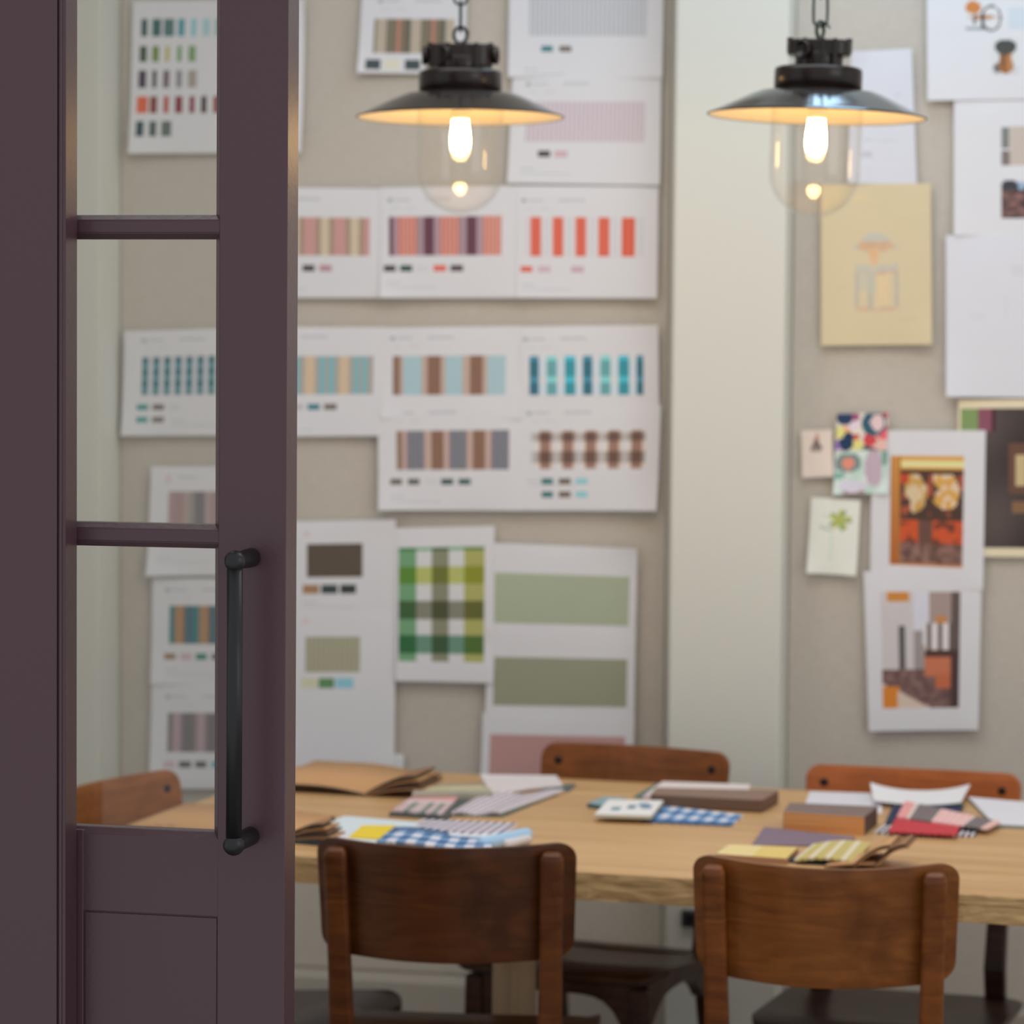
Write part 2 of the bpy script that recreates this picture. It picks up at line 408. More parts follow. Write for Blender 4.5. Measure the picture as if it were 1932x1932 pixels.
bm = bmesh.new(); box(bm, XR - .11, YD + .0005, ZT - .1, x_face + .001, YD + DT, ZT); dpart('top_rail', bm)
bm = bmesh.new(); box(bm, xl_pan - .002, YD + .0005, ZB, x_face, YD + DT, .16); dpart('bottom_rail', bm)
bm = bmesh.new(); box(bm, xD(160.5), YD + .0007, .162, x_face - .0013, YD + DT - .001, z_pan - .0013); dpart('lower_panel', bm, bw=.001)
bm = bmesh.new(); box(bm, xl_pan - .002, YD + .003, .15, x_face + .002, YD + DT - .006, z_pan + .002); dpart('panel_tongue', bm, bw=0)
zs = [ZT - .1] + [z for m in m_mid for z in (m + .0137, m - .0137)] + [zg_bot]
for a, b in zip(zs[0::2], zs[1::2]):
    bm = bmesh.new(); box(bm, xl_glass - .004, GY - .0022, b - .004, x_glass + .004, GY + .0022, a + .004); dpart('pane', bm, 'pane', 0)
# pull handle
SO = .064
def sph(r, n=14):
    return [(r * sin(pi * i / n), -r * cos(pi * i / n)) for i in range(n + 1)]
pt, pb_ = onY(443, 1059, YD - SO), onY(441, 1594, YD - SO)
hx = (pt.x + pb_.x) / 2
bm = bmesh.new(); lathe(bm, [(0, pb_.z), (.0089, pb_.z), (.0089, pt.z), (0, pt.z)], 32, 0, Matrix.Translation((hx, YD - SO, 0)))
hb = dpart('pull_handle', bm, 'black_iron', 0); hb['label'] = 'matt black bar pull handle'
for z in (pt.z, pb_.z):
    bm = bmesh.new(); lathe(bm, sph(.0121), 32, 0, Matrix.Translation((hx, YD - SO, z)))
    bmesh.ops.translate(bm, verts=bm.verts, vec=(-XR, -YD, 0)); mesh_obj('ball_end', bm, M['black_iron'], hb)
    bm = bmesh.new(); lathe(bm, [(0, .0), (.0102, 0), (.0108, .004), (.0106, .02), (.0098, .036), (.0092, SO - .006), (.0092, SO)], 32, 0, Matrix.Translation((hx, YD, z)) @ Matrix.Rotation(pi / 2, 4, 'X'))
    bmesh.ops.translate(bm, verts=bm.verts, vec=(-XR, -YD, 0)); mesh_obj('standoff', bm, M['black_iron'], hb)

# ------------------------------------------------------------------ pendant lamps
def pendant(label, px, py, d, tilt, spin, gland_dirs, ring_a, link_a, bw, bd, bz):
    c = atd(px, py, d); t = thing('pendant_lamp', label, 'lamp', c, 0, 'pendant lamps over the table')
    t.rotation_euler = (0, tilt, 0)
    def part(name, bm, mat, par=t, sm=False): return mesh_obj(name, bm, M[mat] if isinstance(mat, str) else mat, par, sm)
    n = 72
    prof = [(.066, .0402), (.080, .0400), (.093, .0382), (.104, .0342), (.126, .0238), (.150, .0123), (.168, .0037), (.1738, .0012), (.175, .0002), (.1748, -.0008)]
    bm = bmesh.new(); lathe(bm, prof[::-1], n); sh = part('shade', bm, 'enamel_out')
    bm = bmesh.new(); tube(bm, [(.1750 * cos(2 * pi * i / 72), .1750 * sin(2 * pi * i / 72), -.0004) for i in range(72)], .0012, 8, True); mesh_obj('rim', bm, M['black_iron'], sh)
    inn = [(r - .0008 if r > .1 else r, z - .0022) for r, z in prof[:-2]] + [(.1742, -.0009)]
    bm = bmesh.new(); lathe(bm, [(.0, .030), (.05, .031)] + inn, n); part('shade_lining', bm, 'enamel_in')
    bm = bmesh.new(); lathe(bm, [(.0, .0395), (.066, .0385), (.0705, .040), (.0702, .071), (.0690, .0755), (.064, .0775), (.0, .0785)], n); part('collar', bm, 'bakelite')
    # cap: round neck, broad rounded junction box, lugs and ribs
    S = Matrix.Rotation(spin, 4, 'Z'); DX = Vector((cos(spin), sin(spin), 0)); DY = Vector((-sin(spin), cos(spin), 0))
    bm = bmesh.new(); lathe(bm, [(0, .077), (.0385, .077), (.0385, .100), (0, .101)], 40, 0, S)
    cap = part('cap', bm, 'bakelite'); bevel(cap, .0015, 2, 50)
    bm = bmesh.new(); pr = []
    for k in range(36):
        a = 2 * pi * k / 36; q = 3.2
        x = abs(cos(a)) ** (2 / q) * (1 if cos(a) >= 0 else -1) * bw; y = abs(sin(a)) ** (2 / q) * (1 if sin(a) >= 0 else -1) * bd
        p = DX * x + DY * y; pr.append((p.x, p.y))
    prism(bm, pr, 'z', bz, .1205); bx_ = mesh_obj('junction_box', bm, M['bakelite'], cap); bevel(bx_, .003, 3, 50)
    for sx in (-.022, .006, .026):
        bm = bmesh.new(); p = DX * sx - DY * (bd + .0005); bar(bm, (p.x, p.y, .0775), (p.x, p.y, .1215), .007, .005, DX); bevel(mesh_obj('rib', bm, M['bakelite'], cap), .001)
    for sx in (-1, 1):
        bm = bmesh.new(); p = DX * (sx * (bw - .004)); bar(bm, (p.x, p.y, .100), (p.x, p.y, .1245), .010, .012, DX); bevel(mesh_obj('lug', bm, M['bakelite'], cap), .001)
    for g, L in gland_dirs:
        bm = bmesh.new(); D = Vector((cos(g), sin(g), 0))
        lathe(bm, [(0, .028), (.0135, .028), (.0135, L - .008), (.0155, L - .007), (.0155, L), (.012, L + .001), (.0115, L - .004), (0, L - .004)], 24, 0, Matrix.Translation((0, 0, .1030)) @ D.to_track_quat('Z', 'Y').to_matrix().to_4x4())
        mesh_obj('cable_gland', bm, M['bakelite'], cap)
    bm = bmesh.new(); R = [(.0112 * cos(2 * pi * i / 20) * cos(ring_a), .0112 * cos(2 * pi * i / 20) * sin(ring_a), .1375 + .0135 * sin(2 * pi * i / 20)) for i in range(20)]
    tube(bm, R, .0030, 8, True)
    tube(bm, [(0, 0, .118), (0, 0, .1255)], .005, 10)
    # open hook tip
    tube(bm, [(.002, -.003, .1505), (.010, -.005, .147), (.0165, -.006, .1395)], [.0028, .0024, .0012], 8)
    part('eye_ring', bm, 'chain_iron')
    bm = bmesh.new(); z = .146; k = 0
    zt = (ZC - c.z); ca, sa = cos(-tilt), sin(-tilt)
    while z < zt:
        a = link_a + (pi / 2 if k % 2 else 0); hl, hw = .0262, .0112; pts = []
        for i in range(24):
            q = 2 * pi * i / 24; x = hw * cos(q); zz = (hl - hw) * (1 if sin(q) >= 0 else -1) + hw * sin(q)
            zz = zz if abs(sin(q)) > 1e-6 else 0
            P = Vector((x * cos(a), x * sin(a), zz + z + hl - .003))
            P = Vector((P.x * ca + (P.z - .143) * sa, P.y, (P.z - .143) * ca - P.x * sa + .143)); pts.append(P)
        tube(bm, pts, .0023, 8, True); z += 2 * hl - .0075; k += 1
    part('chain', bm, 'chain_iron')
    bm = bmesh.new(); rg = .0738
    gp = [(rg - .002, .020), (rg, .018), (rg, -.02), (rg, -.06), (rg, -.090)] + [(rg * cos(q), -.090 - rg * sin(q) * .985) for q in [pi / 2 * i / 16 for i in range(1, 16)]] + [(0, -.090 - rg * .985)]
    ri = rg - .0036; gi = [(ri, .018), (ri, -.02), (ri, -.06), (ri, -.090)] + [(ri * cos(q), -.090 - ri * sin(q) * .98) for q in [pi / 2 * i / 16 for i in range(1, 16)]] + [(0, -.090 - ri * .98)]
    lathe(bm, gp[::-1], 64); lathe(bm, gi, 64); g = part('globe', bm, 'globe')
    bm = bmesh.new(); lathe(bm, [(0, -.063), (.008, -.0620), (.0135, -.057), (.0162, -.049), (.0168, -.038), (.0158, -.026), (.0140, -.014), (.0135, -.004)][::1], 32); bl = part('bulb', bm, 'bulb')
    bm = bmesh.new(); lathe(bm, [(0, .032), (.0155, .031), (.0155, -.003), (.0135, -.005), (0, -.0049)], 28); part('lamp_holder', bm, 'enamel_in')
    return t
pendant('left pendant lamp, dark shade and lit glass globe, hanging in front of the striped sheets', 868.5, 221, 5.01, -.006, radians(14), ((radians(194), .064), (radians(4), .064), (radians(238), .046)), .1, 1.75, .055, .034, .083)
pendant('right pendant lamp reflecting the blue rooflight, its lit globe against the sage pilaster', 1541, 219.5, 4.76, .026, radians(4), ((radians(240), .050),), 1.15, .12, .051, .036, .0955)

# ------------------------------------------------------------------ table
TA = radians(-3.8); TX = Vector((cos(TA), sin(TA), 0)); TY = Vector((-sin(TA), cos(TA), 0))
T0 = Vector((-1.6265, 4.4336, 0)); TL, TW, TT = 2.2, .952, .042
tab = thing('dining_table', 'long pale oak table with a thick rough edge, covered in books and fabric samples', 'table', T0, TA)
bm = bmesh.new(); n = 90; r2 = random.Random(3); cr = .03
def outline():
    P = []
    for cx, cy, a0 in ((TL - cr, cr, -90), (TL - cr, TW - cr, 0), (cr, TW - cr, 90), (cr, cr, 180)):
        if a0 == -90: P += [(cr + (TL - 2 * cr) * i / n, 0) for i in range(1, n)]
        for k in range(7):
            a = radians(a0 + 15 * k); P.append((cx + cr * cos(a), cy + cr * sin(a)))
    return P
O = outline()
lv = [(.75, 0, 0), (.7488, -.0012, .0005), (.736, -.0012, .0011), (.7345, .0005, .0007), (.722, -.0002, .0014), (.708, .001, .002)]
rings = []
for z, off, j in lv:
    rg = []
    for i, (x, y) in enumerate(O):
        d = Vector((x - TL / 2, y - TW / 2)); dn = Vector((0, -1)) if y < .001 else d.normalized()
        e = off * -1 + (r2.uniform(-j, j) if j else 0)
        rg.append(bm.verts.new((x + dn.x * e, y + dn.y * e, z + (r2.uniform(-j, j) * .6 if z < .749 else 0))))
    rings.append(rg)
for a, b in zip(rings, rings[1:]):
    for i in range(len(O)):
        j = (i + 1) % len(O); f = bm.faces.new((a[i], b[i], b[j], a[j])); f.material_index = 1
bm.faces.new(rings[0]); f = bm.faces.new(rings[-1][::-1]); f.material_index = 1
bmesh.ops.recalc_face_normals(bm, faces=bm.faces)
mesh_obj('tabletop', bm, [M['oak'], M['oak_edge']], tab)
legp = onZ(970, 1800, .51)
lp = Vector((legp.x, legp.y, 0)) - T0; lx = None
# the column stands where its pixel column crosses the table's long centre line
best = min(((abs((onY(970, 1860, y).xy.to_3d() - T0).dot(TY) - TW * .5), y) for y in [4.4 + .01 * k for k in range(100)]))[1]
q = onY(970, 1860, best); lx = (Vector((q.x, q.y, 0)) - T0).dot(TX)
for x in (lx, TL - lx):
    bm = bmesh.new(); lathe(bm, [(0, .03), (.037, .03), (.037, .705), (0, .705)], 32, 0, Matrix.Translation((x, TW / 2, 0))); lg = mesh_obj('leg', bm, M['oak_leg'], tab)
    bm = bmesh.new(); box(bm, x - .035, .16, .0, x + .035, TW - .16, .035); bevel(mesh_obj('foot', bm, M['oak_leg'], lg), .008)
bm = bmesh.new(); box(bm, lx, TW / 2 - .03, .66, TL - lx, TW / 2 + .03, .707); mesh_obj('rail', bm, M['oak_leg'], tab)

# ------------------------------------------------------------------ chairs
def ply(bm, cols, P, th):
    """bent plywood panel: cols = list of (u, lo, hi); P(u, t)->point, T(u,t) normal by offset"""
    nv = 8; F = []; B = []
    for u, lo, hi in cols:
        fr, bk = [], []
        for k in range(nv + 1):
            t = lo + (hi - lo) * k / nv; p, nrm = P(u, t)
            fr.append(bm.verts.new(p + nrm * th / 2)); bk.append(bm.verts.new(p - nrm * th / 2))
        F.append(fr); B.append(bk)
    for i in range(len(cols) - 1):
        for k in range(nv):
            bm.faces.new((F[i][k], F[i + 1][k], F[i + 1][k + 1], F[i][k + 1])).smooth = True
            bm.faces.new((B[i][k], B[i][k + 1], B[i + 1][k + 1], B[i + 1][k])).smooth = True
        bm.faces.new((F[i][0], B[i][0], B[i + 1][0], F[i + 1][0])); bm.faces.new((F[i][nv], F[i + 1][nv], B[i + 1][nv], B[i][nv]))
    for c in (0, len(cols) - 1):
        for k in range(nv): bm.faces.new((F[c][k], F[c][k + 1], B[c][k + 1], B[c][k]))
    bmesh.ops.recalc_face_normals(bm, faces=bm.faces)
def rounded_cols(hw, lo, hi, r, dip=0):
    us = [-hw + r * (1 - cos(pi / 2 * i / 8)) for i in range(9)] ; us += [-hw + r + (2 * hw - 2 * r) * i / 16 for i in range(1, 16)] + [-u for u in us[::-1]]
    out = []
    for u in us:
        e = max(0, abs(u) - (hw - r)); d = r - sqrt(max(0, r * r - e * e)); g = dip * (1 - (u / hw) ** 2); out.append((u, lo + d - g, hi - d - g))
    return out
def chair(label, loc, rz, w, hgt, m, md, screws=False, group='wooden chairs round the table', seat_h=.45, bow=.06, dip=.006, tilt=.022, sd=.41, seat_m=None):
    """origin: floor below the top of the back; local +y is where the sitter faces"""
    t = thing('dining_chair', label, 'chair', (loc[0], loc[1], 0), rz, group)
    hw = w / 2; zt, zb = hgt, hgt - .178; RK = .16
    def PB_(u, z):
        x = u * (1 - .03 * (zt - z) / .187); y = (zt - z) * RK - bow * (1 - (u / hw) ** 2) + .012
        ny = Vector((-2 * bow * u / hw ** 2, 1, 0)).normalized()
        return Vector((x, y, z)), ny
    bm = bmesh.new(); ply(bm, rounded_cols(hw, zb, zt, .028, dip), PB_, .011)
    bk = mesh_obj('backrest', bm, m, t); bevel(bk, .003, 2, 60)
    px_ = hw - .032; pw, pd = .034, .026
    for s in (-1, 1):
        top = Vector((s * px_, .012 - bow * (1 - (px_ / hw) ** 2) - .0075 - pd / 2, zt - .012))
        mid = Vector((s * (px_ - .006), top.y + RK * (top.z - .43), .43)); bot = Vector((s * (px_ - .002), mid.y - .10, 0))
        bm = bmesh.new()
        secs = [(top, .8), (top - Vector((0, 0, .010)), 1.0), (top.lerp(mid, .5), 1), (mid, 1.15), (bot, .85)]
        R = []
        for i, (p, k) in enumerate(secs):
            yy = -pd * .15 if i == 0 else 0
            R.append([bm.verts.new(p + Vector((a * pw / 2 * k, b * pd / 2 * (k if i else .7) - yy, 0))) for a, b in ((-1, -1), (1, -1), (1, 1), (-1, 1))])
        for A, B in zip(R, R[1:]):
            for k in range(4): bm.faces.new((A[k], B[k], B[(k + 1) % 4], A[(k + 1) % 4]))
        bm.faces.new(R[0]); bm.faces.new(R[-1][::-1]); bmesh.ops.recalc_face_normals(bm, faces=bm.faces)
        bevel(mesh_obj('leg', bm, md, t), .006, 3)
        if screws:
            for zz in (zt - .033,):
                p, nrm = PB_(s * px_, zz); bm = bmesh.new()
                lathe(bm, [(0, .002), (.006, .0016), (.0085, 0), (.0085, -.002), (0, -.002)], 16, 0, Matrix.Translation(p + nrm * .0055) @ nrm.to_track_quat('Z', 'Y').to_matrix().to_4x4())
                mesh_obj('screw', bm, M['screw'], bk)
        yr = .012 + RK * (zt - .43) - .02; yf = yr + sd - .05
        bm = bmesh.new(); bar(bm, (s * (px_ + .004), yf, 0), (s * (px_ + .0), yf - .01, seat_h - .016), .034, .032); bevel(mesh_obj('leg', bm, md, t), .006)
        # side rail with an arched underside
        bm = bmesh.new(); top_ = seat_h - .014; ya, yb2 = yr - .005, yf - .018
        pts = [(ya, top_), (ya, top_ - .085)] + [(ya + .03 + (yb2 - ya - .06) * i / 12, top_ - .03 - .05 * (abs(i - 6) / 6) ** 3) for i in range(13)] + [(yb2, top_ - .085), (yb2, top_)]
        prism(bm, pts, 'x', s * (px_ - .003) - .011, s * (px_ - .003) + .011); mesh_obj('side_rail', bm, md, t)
    yf0 = yf - .012; bm = bmesh.new(); X1 = px_ - .016
    pts = [(-X1, seat_h - .014), (-X1, seat_h - .105)] + [(-X1 + .014 + (2 * X1 - .028) * i / 14, seat_h - .034 - .055 * (abs(i - 7) / 7) ** 5) for i in range(15)] + [(X1, seat_h - .105), (X1, seat_h - .014)]
    prism(bm, pts, 'y', yf0 - .010, yf0 + .010); mesh_obj('front_rail', bm, md, t)
    bm = bmesh.new(); bar(bm, (-px_ + .01, yr + .02, seat_h - .04), (px_ - .01, yr + .02, seat_h - .04), .022, .05, (0, 1, 0)); mesh_obj('rear_rail', bm, md, t)
    bm = bmesh.new()
    for s in (-1, 1): tube(bm, [(s * px_, yr - .02, .2), (s * px_, yf, .2)], .011, 10)
    tube(bm, [(-px_, (yr + yf) / 2, .2), (px_, (yr + yf) / 2, .2)], .010, 10); mesh_obj('stretcher', bm, md, t)
    y0 = yr - .03
    def PS(u, v):
        a = (v - y0) / sd
        dish = -.012 * (1 - (u / (hw + .015)) ** 2) * sin(pi * min(1, a * 1.05)) + tilt * (a - .5) - .004 - (.02 * max(0, (a - .88) / .12) ** 2)
        return Vector((u, v, seat_h + dish)), Vector((0, 0, 1))
    bm = bmesh.new(); ply(bm, rounded_cols(hw + .015, y0, y0 + sd, .05), PS, .012); bevel(mesh_obj('seat', bm, seat_m or m, t), .003, 2, 60)
    return t
W = lambda nm, a, b, k=1.15, f=.8: wood(nm, a, b, (4, 8, 34), .34, 2.2, k, f, .28)
wd1 = W('dark_beech_ply', (74, 37, 13), (96, 53, 22)); wd1d = W('dark_beech', (82, 42, 16), (112, 62, 26))
wd2 = W('warm_beech_ply', (112, 62, 24), (142, 84, 36), 1.15, .7); wd2d = W('warm_beech', (98, 50, 18), (134, 76, 30))
wd3 = W('brown_ply', (118, 66, 28), (142, 84, 40), 1.1, .5); wd3d = W('brown_beech', (66, 42, 28), (92, 58, 34))
wd4 = W('orange_ply', (164, 88, 42), (182, 102, 52), 1.15, .35); wd4d = W('dark_frame_shaded_seat', (58, 40, 33), (78, 52, 40))
wd5 = W('light_brown_ply', (140, 84, 42), (164, 102, 54), 1.15, .4)
chair('dark brown wooden chair at the front of the table, nearest the door, seen from behind', (-1.008, 4.285), radians(6.3), .388, .808, wd1, wd1d, seat_h=.452)
chair('lighter warm brown wooden chair at the front right of the table, seen from behind', (-.439, 4.265), radians(2.5), .382, .808, wd2, wd2d, dip=.009, seat_h=.44)
chair('brown wooden chair on the far side of the table, in front of the middle pilaster', (-.9165, 5.452), radians(180 - 10), .372, .80, wd3, wd3d, True, bow=.03, dip=0, seat_h=.452, tilt=.045, seat_m=wd3d)
chair('orange-brown wooden chair on the far right side of the table, behind the white papers', (-.399, 5.425), radians(180 - 5.0), .394, .783, wd4, wd4d, True, bow=.03, dip=.003, seat_h=.385, seat_m=wd4d)  # seat colour darkened to hold the shade under the table
chair('brown wooden chair at the left end of the table, seen through the door glass', (-1.752, 4.88), radians(-90 - 14.5), .40, .782, wd5, wd3d, True, bow=.03, dip=0, seat_h=.40, tilt=.05, sd=.47, seat_m=wd3d)

# ------------------------------------------------------------------ sheets pinned to the wall
TEAL, DBR, PLUM, PINKC = (62, 120, 125), (100, 92, 82), (78, 66, 74), (186, 150, 158)
GS = 'pattern sheets on the left pinboard'
def ws(*a, **k): return wall_sheet('pattern_sheet', *a, group=GS, **k)
ch = []
for y0, y1, L in (
    (35, 68, [(265, 277, (48, 80, 78)), (286, 303, (52, 96, 92)), (308, 328, (78, 112, 108)), (335, 348, (84, 146, 156)), (360, 370, (138, 186, 194)), (382, 396, (158, 190, 194)), (405, 420, (150, 175, 178))]),
    (86, 116, [(263, 277, (62, 78, 54)), (287, 300, (110, 132, 64)), (312, 320, (178, 174, 92)), (335, 343, (100, 148, 86)), (356, 370, (116, 150, 98))]),
    (132, 165, [(262, 277, (66, 50, 66)), (288, 297, (80, 76, 70)), (309, 321, (112, 92, 100)), (334, 345, (136, 130, 136)), (356, 373, (160, 150, 140))]),
    (181, 213, [(260, 281, (208, 98, 64)), (285, 299, (126, 58, 48)), (311, 321, (174, 76, 62)), (333, 347, (130, 46, 56)), (360, 370, (126, 52, 56)), (382, 393, (72, 48, 50)), (405, 416, (140, 54, 54))]),
    (228, 257, [(260, 275, (46, 72, 74)), (285, 299, (80, 92, 88)), (308, 327, (96, 104, 98))])): ch += chips(y0, y1, L)
wall_sheet('colour_chart', 'white sheet with five rows of small colour swatches, seen through the top door pane', ((251, 2), (577, 0), (571, 288), (245, 290)), ch, 0, group=GS, curl=(.0, .01, .012, .01))
BG = (178, 165, 148); GN = (120, 122, 104); BR = (128, 104, 88)
ws('sheet with beige, green and brown stripes over dark chips, behind the left pendant lamp', ((684, -25), (882, -24), (878, 140), (676, 138)),
   heading(712, 2) + [(706, 36, 858, 101, BG)] + stripes((708, 36, 858, 101), [(3, (84, 92, 84)), (19, BG), (5, (120, 112, 98)), (5, GN), (5, BR), (6, GN), (5, (196, 120, 104)), (6, GN), (6, BR), (5, (100, 104, 92))]) +
   chips(113, 132, [(694, 722, (74, 82, 84)), (729, 758, (210, 206, 188)), (767, 796, (74, 82, 84)), (804, 830, (150, 140, 130))]), 0, curl=(0, 0, .01, .01))
ws('large sheet with a pale grey finely striped block at the very top of the pinboard', ((962, -110), (1254, -112), (1250, 148), (960, 146)),
   stripes((1000, -20, 1222, 68), [(4.5, (176, 176, 180)), (4, (194, 195, 198))]) + chips(87, 98, [(1023, 1045, TEAL), (1057, 1080, (116, 108, 98))]) + smalltext(990, 130), 0)
ws('sheet with a pale pink finely striped block, right of the left pendant lamp', ((968, 140), (1248, 138), (1246, 350), (958, 346)),
   heading(990, 158) + stripes((993, 192, 1217, 268), [(4.5, (188, 176, 182)), (4, (204, 192, 197))]) + chips(285, 297, [(1018, 1041, PLUM), (1049, 1073, (196, 164, 172))]) + smalltext(985, 318), 1, curl=(0, 0, .008, .004))
SA, TA_, PK = (184, 122, 112), (160, 138, 122), (192, 146, 140)
ws('sheet with dusty pink and beige stripes, beside the door edge in the upper row', ((466, 352), (724, 356), (722, 562), (466, 562)),
   heading(485, 376) + [(480, 410, 697, 482, (196, 182, 160))] + stripes((463, 410, 698, 482), [(22, PK), (9, TA_), (16, (198, 182, 158)), (9, TA_)]) + chips(500, 512, [(572, 595, (78, 72, 76)), (604, 627, (176, 138, 146))]) + smalltext(485, 535), 0)
PU, LI = (104, 68, 80), (166, 142, 152)
ws('sheet with salmon and dark plum stripes, just below the left lamp globe', ((718, 354), (980, 350), (978, 562), (720, 562)),
   heading(733, 376) + [(735, 408, 947, 482, LI)] + [(a, 408, b, 482, c) for a, b, c in ((735, 743, PU), (752, 789, (196, 124, 112)), (789, 796, (150, 136, 142)), (801, 820, PU), (831, 868, (196, 124, 112)), (868, 874, (150, 136, 142)), (881, 900, PU), (912, 947, (198, 130, 118)))] + [(x, 408, x + 1.6, 482, (214, 168, 152)) for x in (759, 766, 773, 781, 838, 846, 853, 861, 919, 927, 934, 941)] +
   chips(500, 512, [(725, 748, (76, 66, 70)), (756, 779, (52, 82, 74)), (788, 810, (202, 200, 202)), (819, 843, (210, 106, 88)), (851, 875, (88, 72, 80))]) + smalltext(730, 532), 1, curl=(0, 0, .004, .012))
ws('sheet with five bright orange-red bars, at the right end of the upper row', ((976, 350), (1243, 352), (1241, 563), (976, 562)),
   heading(985, 379) + [(990, 410, 1002, 484, (205, 200, 203))] + [r for a, b in ((1003, 1021), (1045, 1063), (1088, 1106), (1131, 1150), (1175, 1198)) for r in ((a - 3, 410, a, 484, (214, 180, 176)), (a, 410, b, 484, (206, 92, 72)), ((a + b) / 2 - 2, 410, (a + b) / 2 + 2, 484, (216, 118, 98)), (b, 410, b + 3, 484, (214, 180, 176)), (b + 9, 410, b + 11, 484, (190, 190, 192)), (b + 14, 410, b + 16, 484, (190, 190, 192)))] +
   chips(503, 514, [(983, 1006, (206, 104, 88)), (1016, 1040, (196, 170, 180)), (1079, 1103, (190, 160, 172))]) + smalltext(985, 536), 2)
ws('sheet with a teal dotted check, behind the middle door pane', ((236, 625), (496, 617), (494, 822), (230, 822)),
   heading(266, 640) + [(268, 672, 490, 744, (176, 190, 192))] + check((268, 672, 490, 744), [(12, (66, 126, 130)), (9, WHITE)], [(14, (140, 170, 175)), (8, (224, 210, 216))], lambda a, b: (62, 112, 118) if a[0] < 100 and b[0] < 200 else ((104, 150, 154) if a[0] < 100 else (198, 196, 204))) +
   chips(762, 773, [(260, 282, (68, 140, 138)), (290, 312, (112, 104, 96)), (322, 342, (198, 198, 200))]) + chips(786, 797, [(260, 282, (78, 148, 142)), (290, 312, (120, 112, 104))]) + smalltext(326, 792), 0, curl=(.004, 0, .004, .008))
CY, GR_, BE = (112, 178, 186), (164, 162, 158), (202, 180, 152)
ws('sheet with beige, grey and turquoise stripes, beside the door edge in the middle row', ((490, 617), (728, 617), (725, 822), (488, 824)),
   heading(498, 636) + [(500, 672, 705, 744, GR_)] + [(a, 672, b, 744, c) for a, b, c in ((512, 531, BE), (541, 549, CY), (557, 565, CY), (576, 595, BE), (605, 613, CY), (622, 630, CY), (641, 659, BE), (670, 677, CY), (685, 692, CY))] +
   chips(762, 773, [(582, 605, (60, 122, 132)), (613, 637, (112, 104, 94)), (551, 574, (190, 180, 186))]) + smalltext(500, 800), 1)
BB, BN, TP = (164, 190, 196), (136, 104, 88), (186, 164, 152)
ws('sheet with pale blue and brown stripes, upper of the stacked pair', ((722, 618), (986, 615), (984, 790), (722, 790)),
   heading(737, 637) + [(742, 671, 955, 745, TP)] + [(a, 671, b, 745, c) for a, b, c in ((742, 756, (140, 112, 96)), (762, 797, BB), (808, 833, BN), (842, 874, BB), (888, 912, BN), (921, 955, BB))], 2)
DT_, LT_, MT_ = (70, 128, 148), (120, 186, 190), (72, 168, 184)
ws('sheet with a bright turquoise and blue check, top right of the middle rows', ((983, 616), (1243, 613), (1244, 780), (983, 780)),
   heading(988, 639) + check((1000, 671, 1215, 745), [(18, DT_), (15, WHITE), (19, LT_), (15, WHITE), (20, MT_), (14, WHITE)], [(9, (190, 200, 206)), (30, (110, 160, 180)), (12, (196, 202, 206)), (24, (150, 182, 194))], lambda a, b: (WHITE if a == WHITE and b[0] > 185 else ((196, 208, 216) if a == WHITE else tuple(min(205, x * (.86 if b[0] < 160 else 1.1)) for x in a)))), 3, curl=(0, .006, 0, 0))
ws('sheet with brown and multi-stripe bands over four dark chips, lower of the stacked pair', ((714, 768), (992, 764), (990, 963), (717, 962)),
   heading(742, 778) + [(750, 812, 962, 886, TP)] + [(a, 812, b, 886, c) for a, b, c in ((750, 762, (146, 120, 106)), (816, 839, BN), (894, 917, BN))] + [r for s in (769, 849, 928) for r in stripes((s, 812, s + 34, 886), [(5.4, (150, 116, 134)), (4.4, (72, 132, 126))])] +
   chips(903, 914, [(738, 760, (106, 98, 88)), (771, 793, (92, 94, 90)), (804, 826, (200, 200, 200)), (834, 857, (60, 84, 84)), (867, 890, (62, 92, 92))]) + smalltext(738, 936), 4, curl=(0, 0, .003, .009))
def bc(a, b):
    if a == WHITE: return (206, 206, 208) if b[0] > 185 else (184, 178, 176)
    return tuple(x * (1.3 if b[0] > 185 else .92) for x in a)
ws('sheet with a small brown check above two rows of teal and brown chips', ((988, 766), (1248, 763), (1241, 963), (990, 963)),
   heading(996, 778) + check((1003, 812, 1218, 884), [(10, WHITE), (7, (174, 160, 152)), (20, (118, 92, 82)), (6, (164, 150, 142))], [(4, (205, 205, 205)), (16, (150, 120, 110)), (10, (200, 205, 205)), (9, (190, 200, 200)), (14, (150, 120, 110)), (8, (170, 140, 130)), (20, (204, 205, 206))], bc) +
   chips(902, 913, [(1023, 1045, (58, 112, 112)), (1056, 1079, (112, 96, 84)), (1088, 1111, (138, 194, 202))]) + chips(927, 938, [(1023, 1045, (58, 112, 112)), (1056, 1079, (112, 96, 84)), (1088, 1111, (138, 194, 202))]) + smalltext(994, 905), 5, curl=(0, 0, .012, 0))
ws('sheet with a mauve and grey striped block, behind the lower glazing bar of the door', ((286, 880), (544, 880), (548, 1086), (279, 1086)),
   [(312, 896, 322, 912, (206, 186, 190)), (335, 898, 372, 902, TXT)] + stripes((318, 927, 500, 1010), [(14, (166, 142, 140)), (4, (150, 130, 128)), (14, (164, 138, 136)), (6, (176, 160, 152)), (12, (150, 144, 138)), (20, (122, 116, 118)), (6, (176, 160, 156))]) + smalltext(300, 1050), 1, curl=(0, 0, .006, .012))
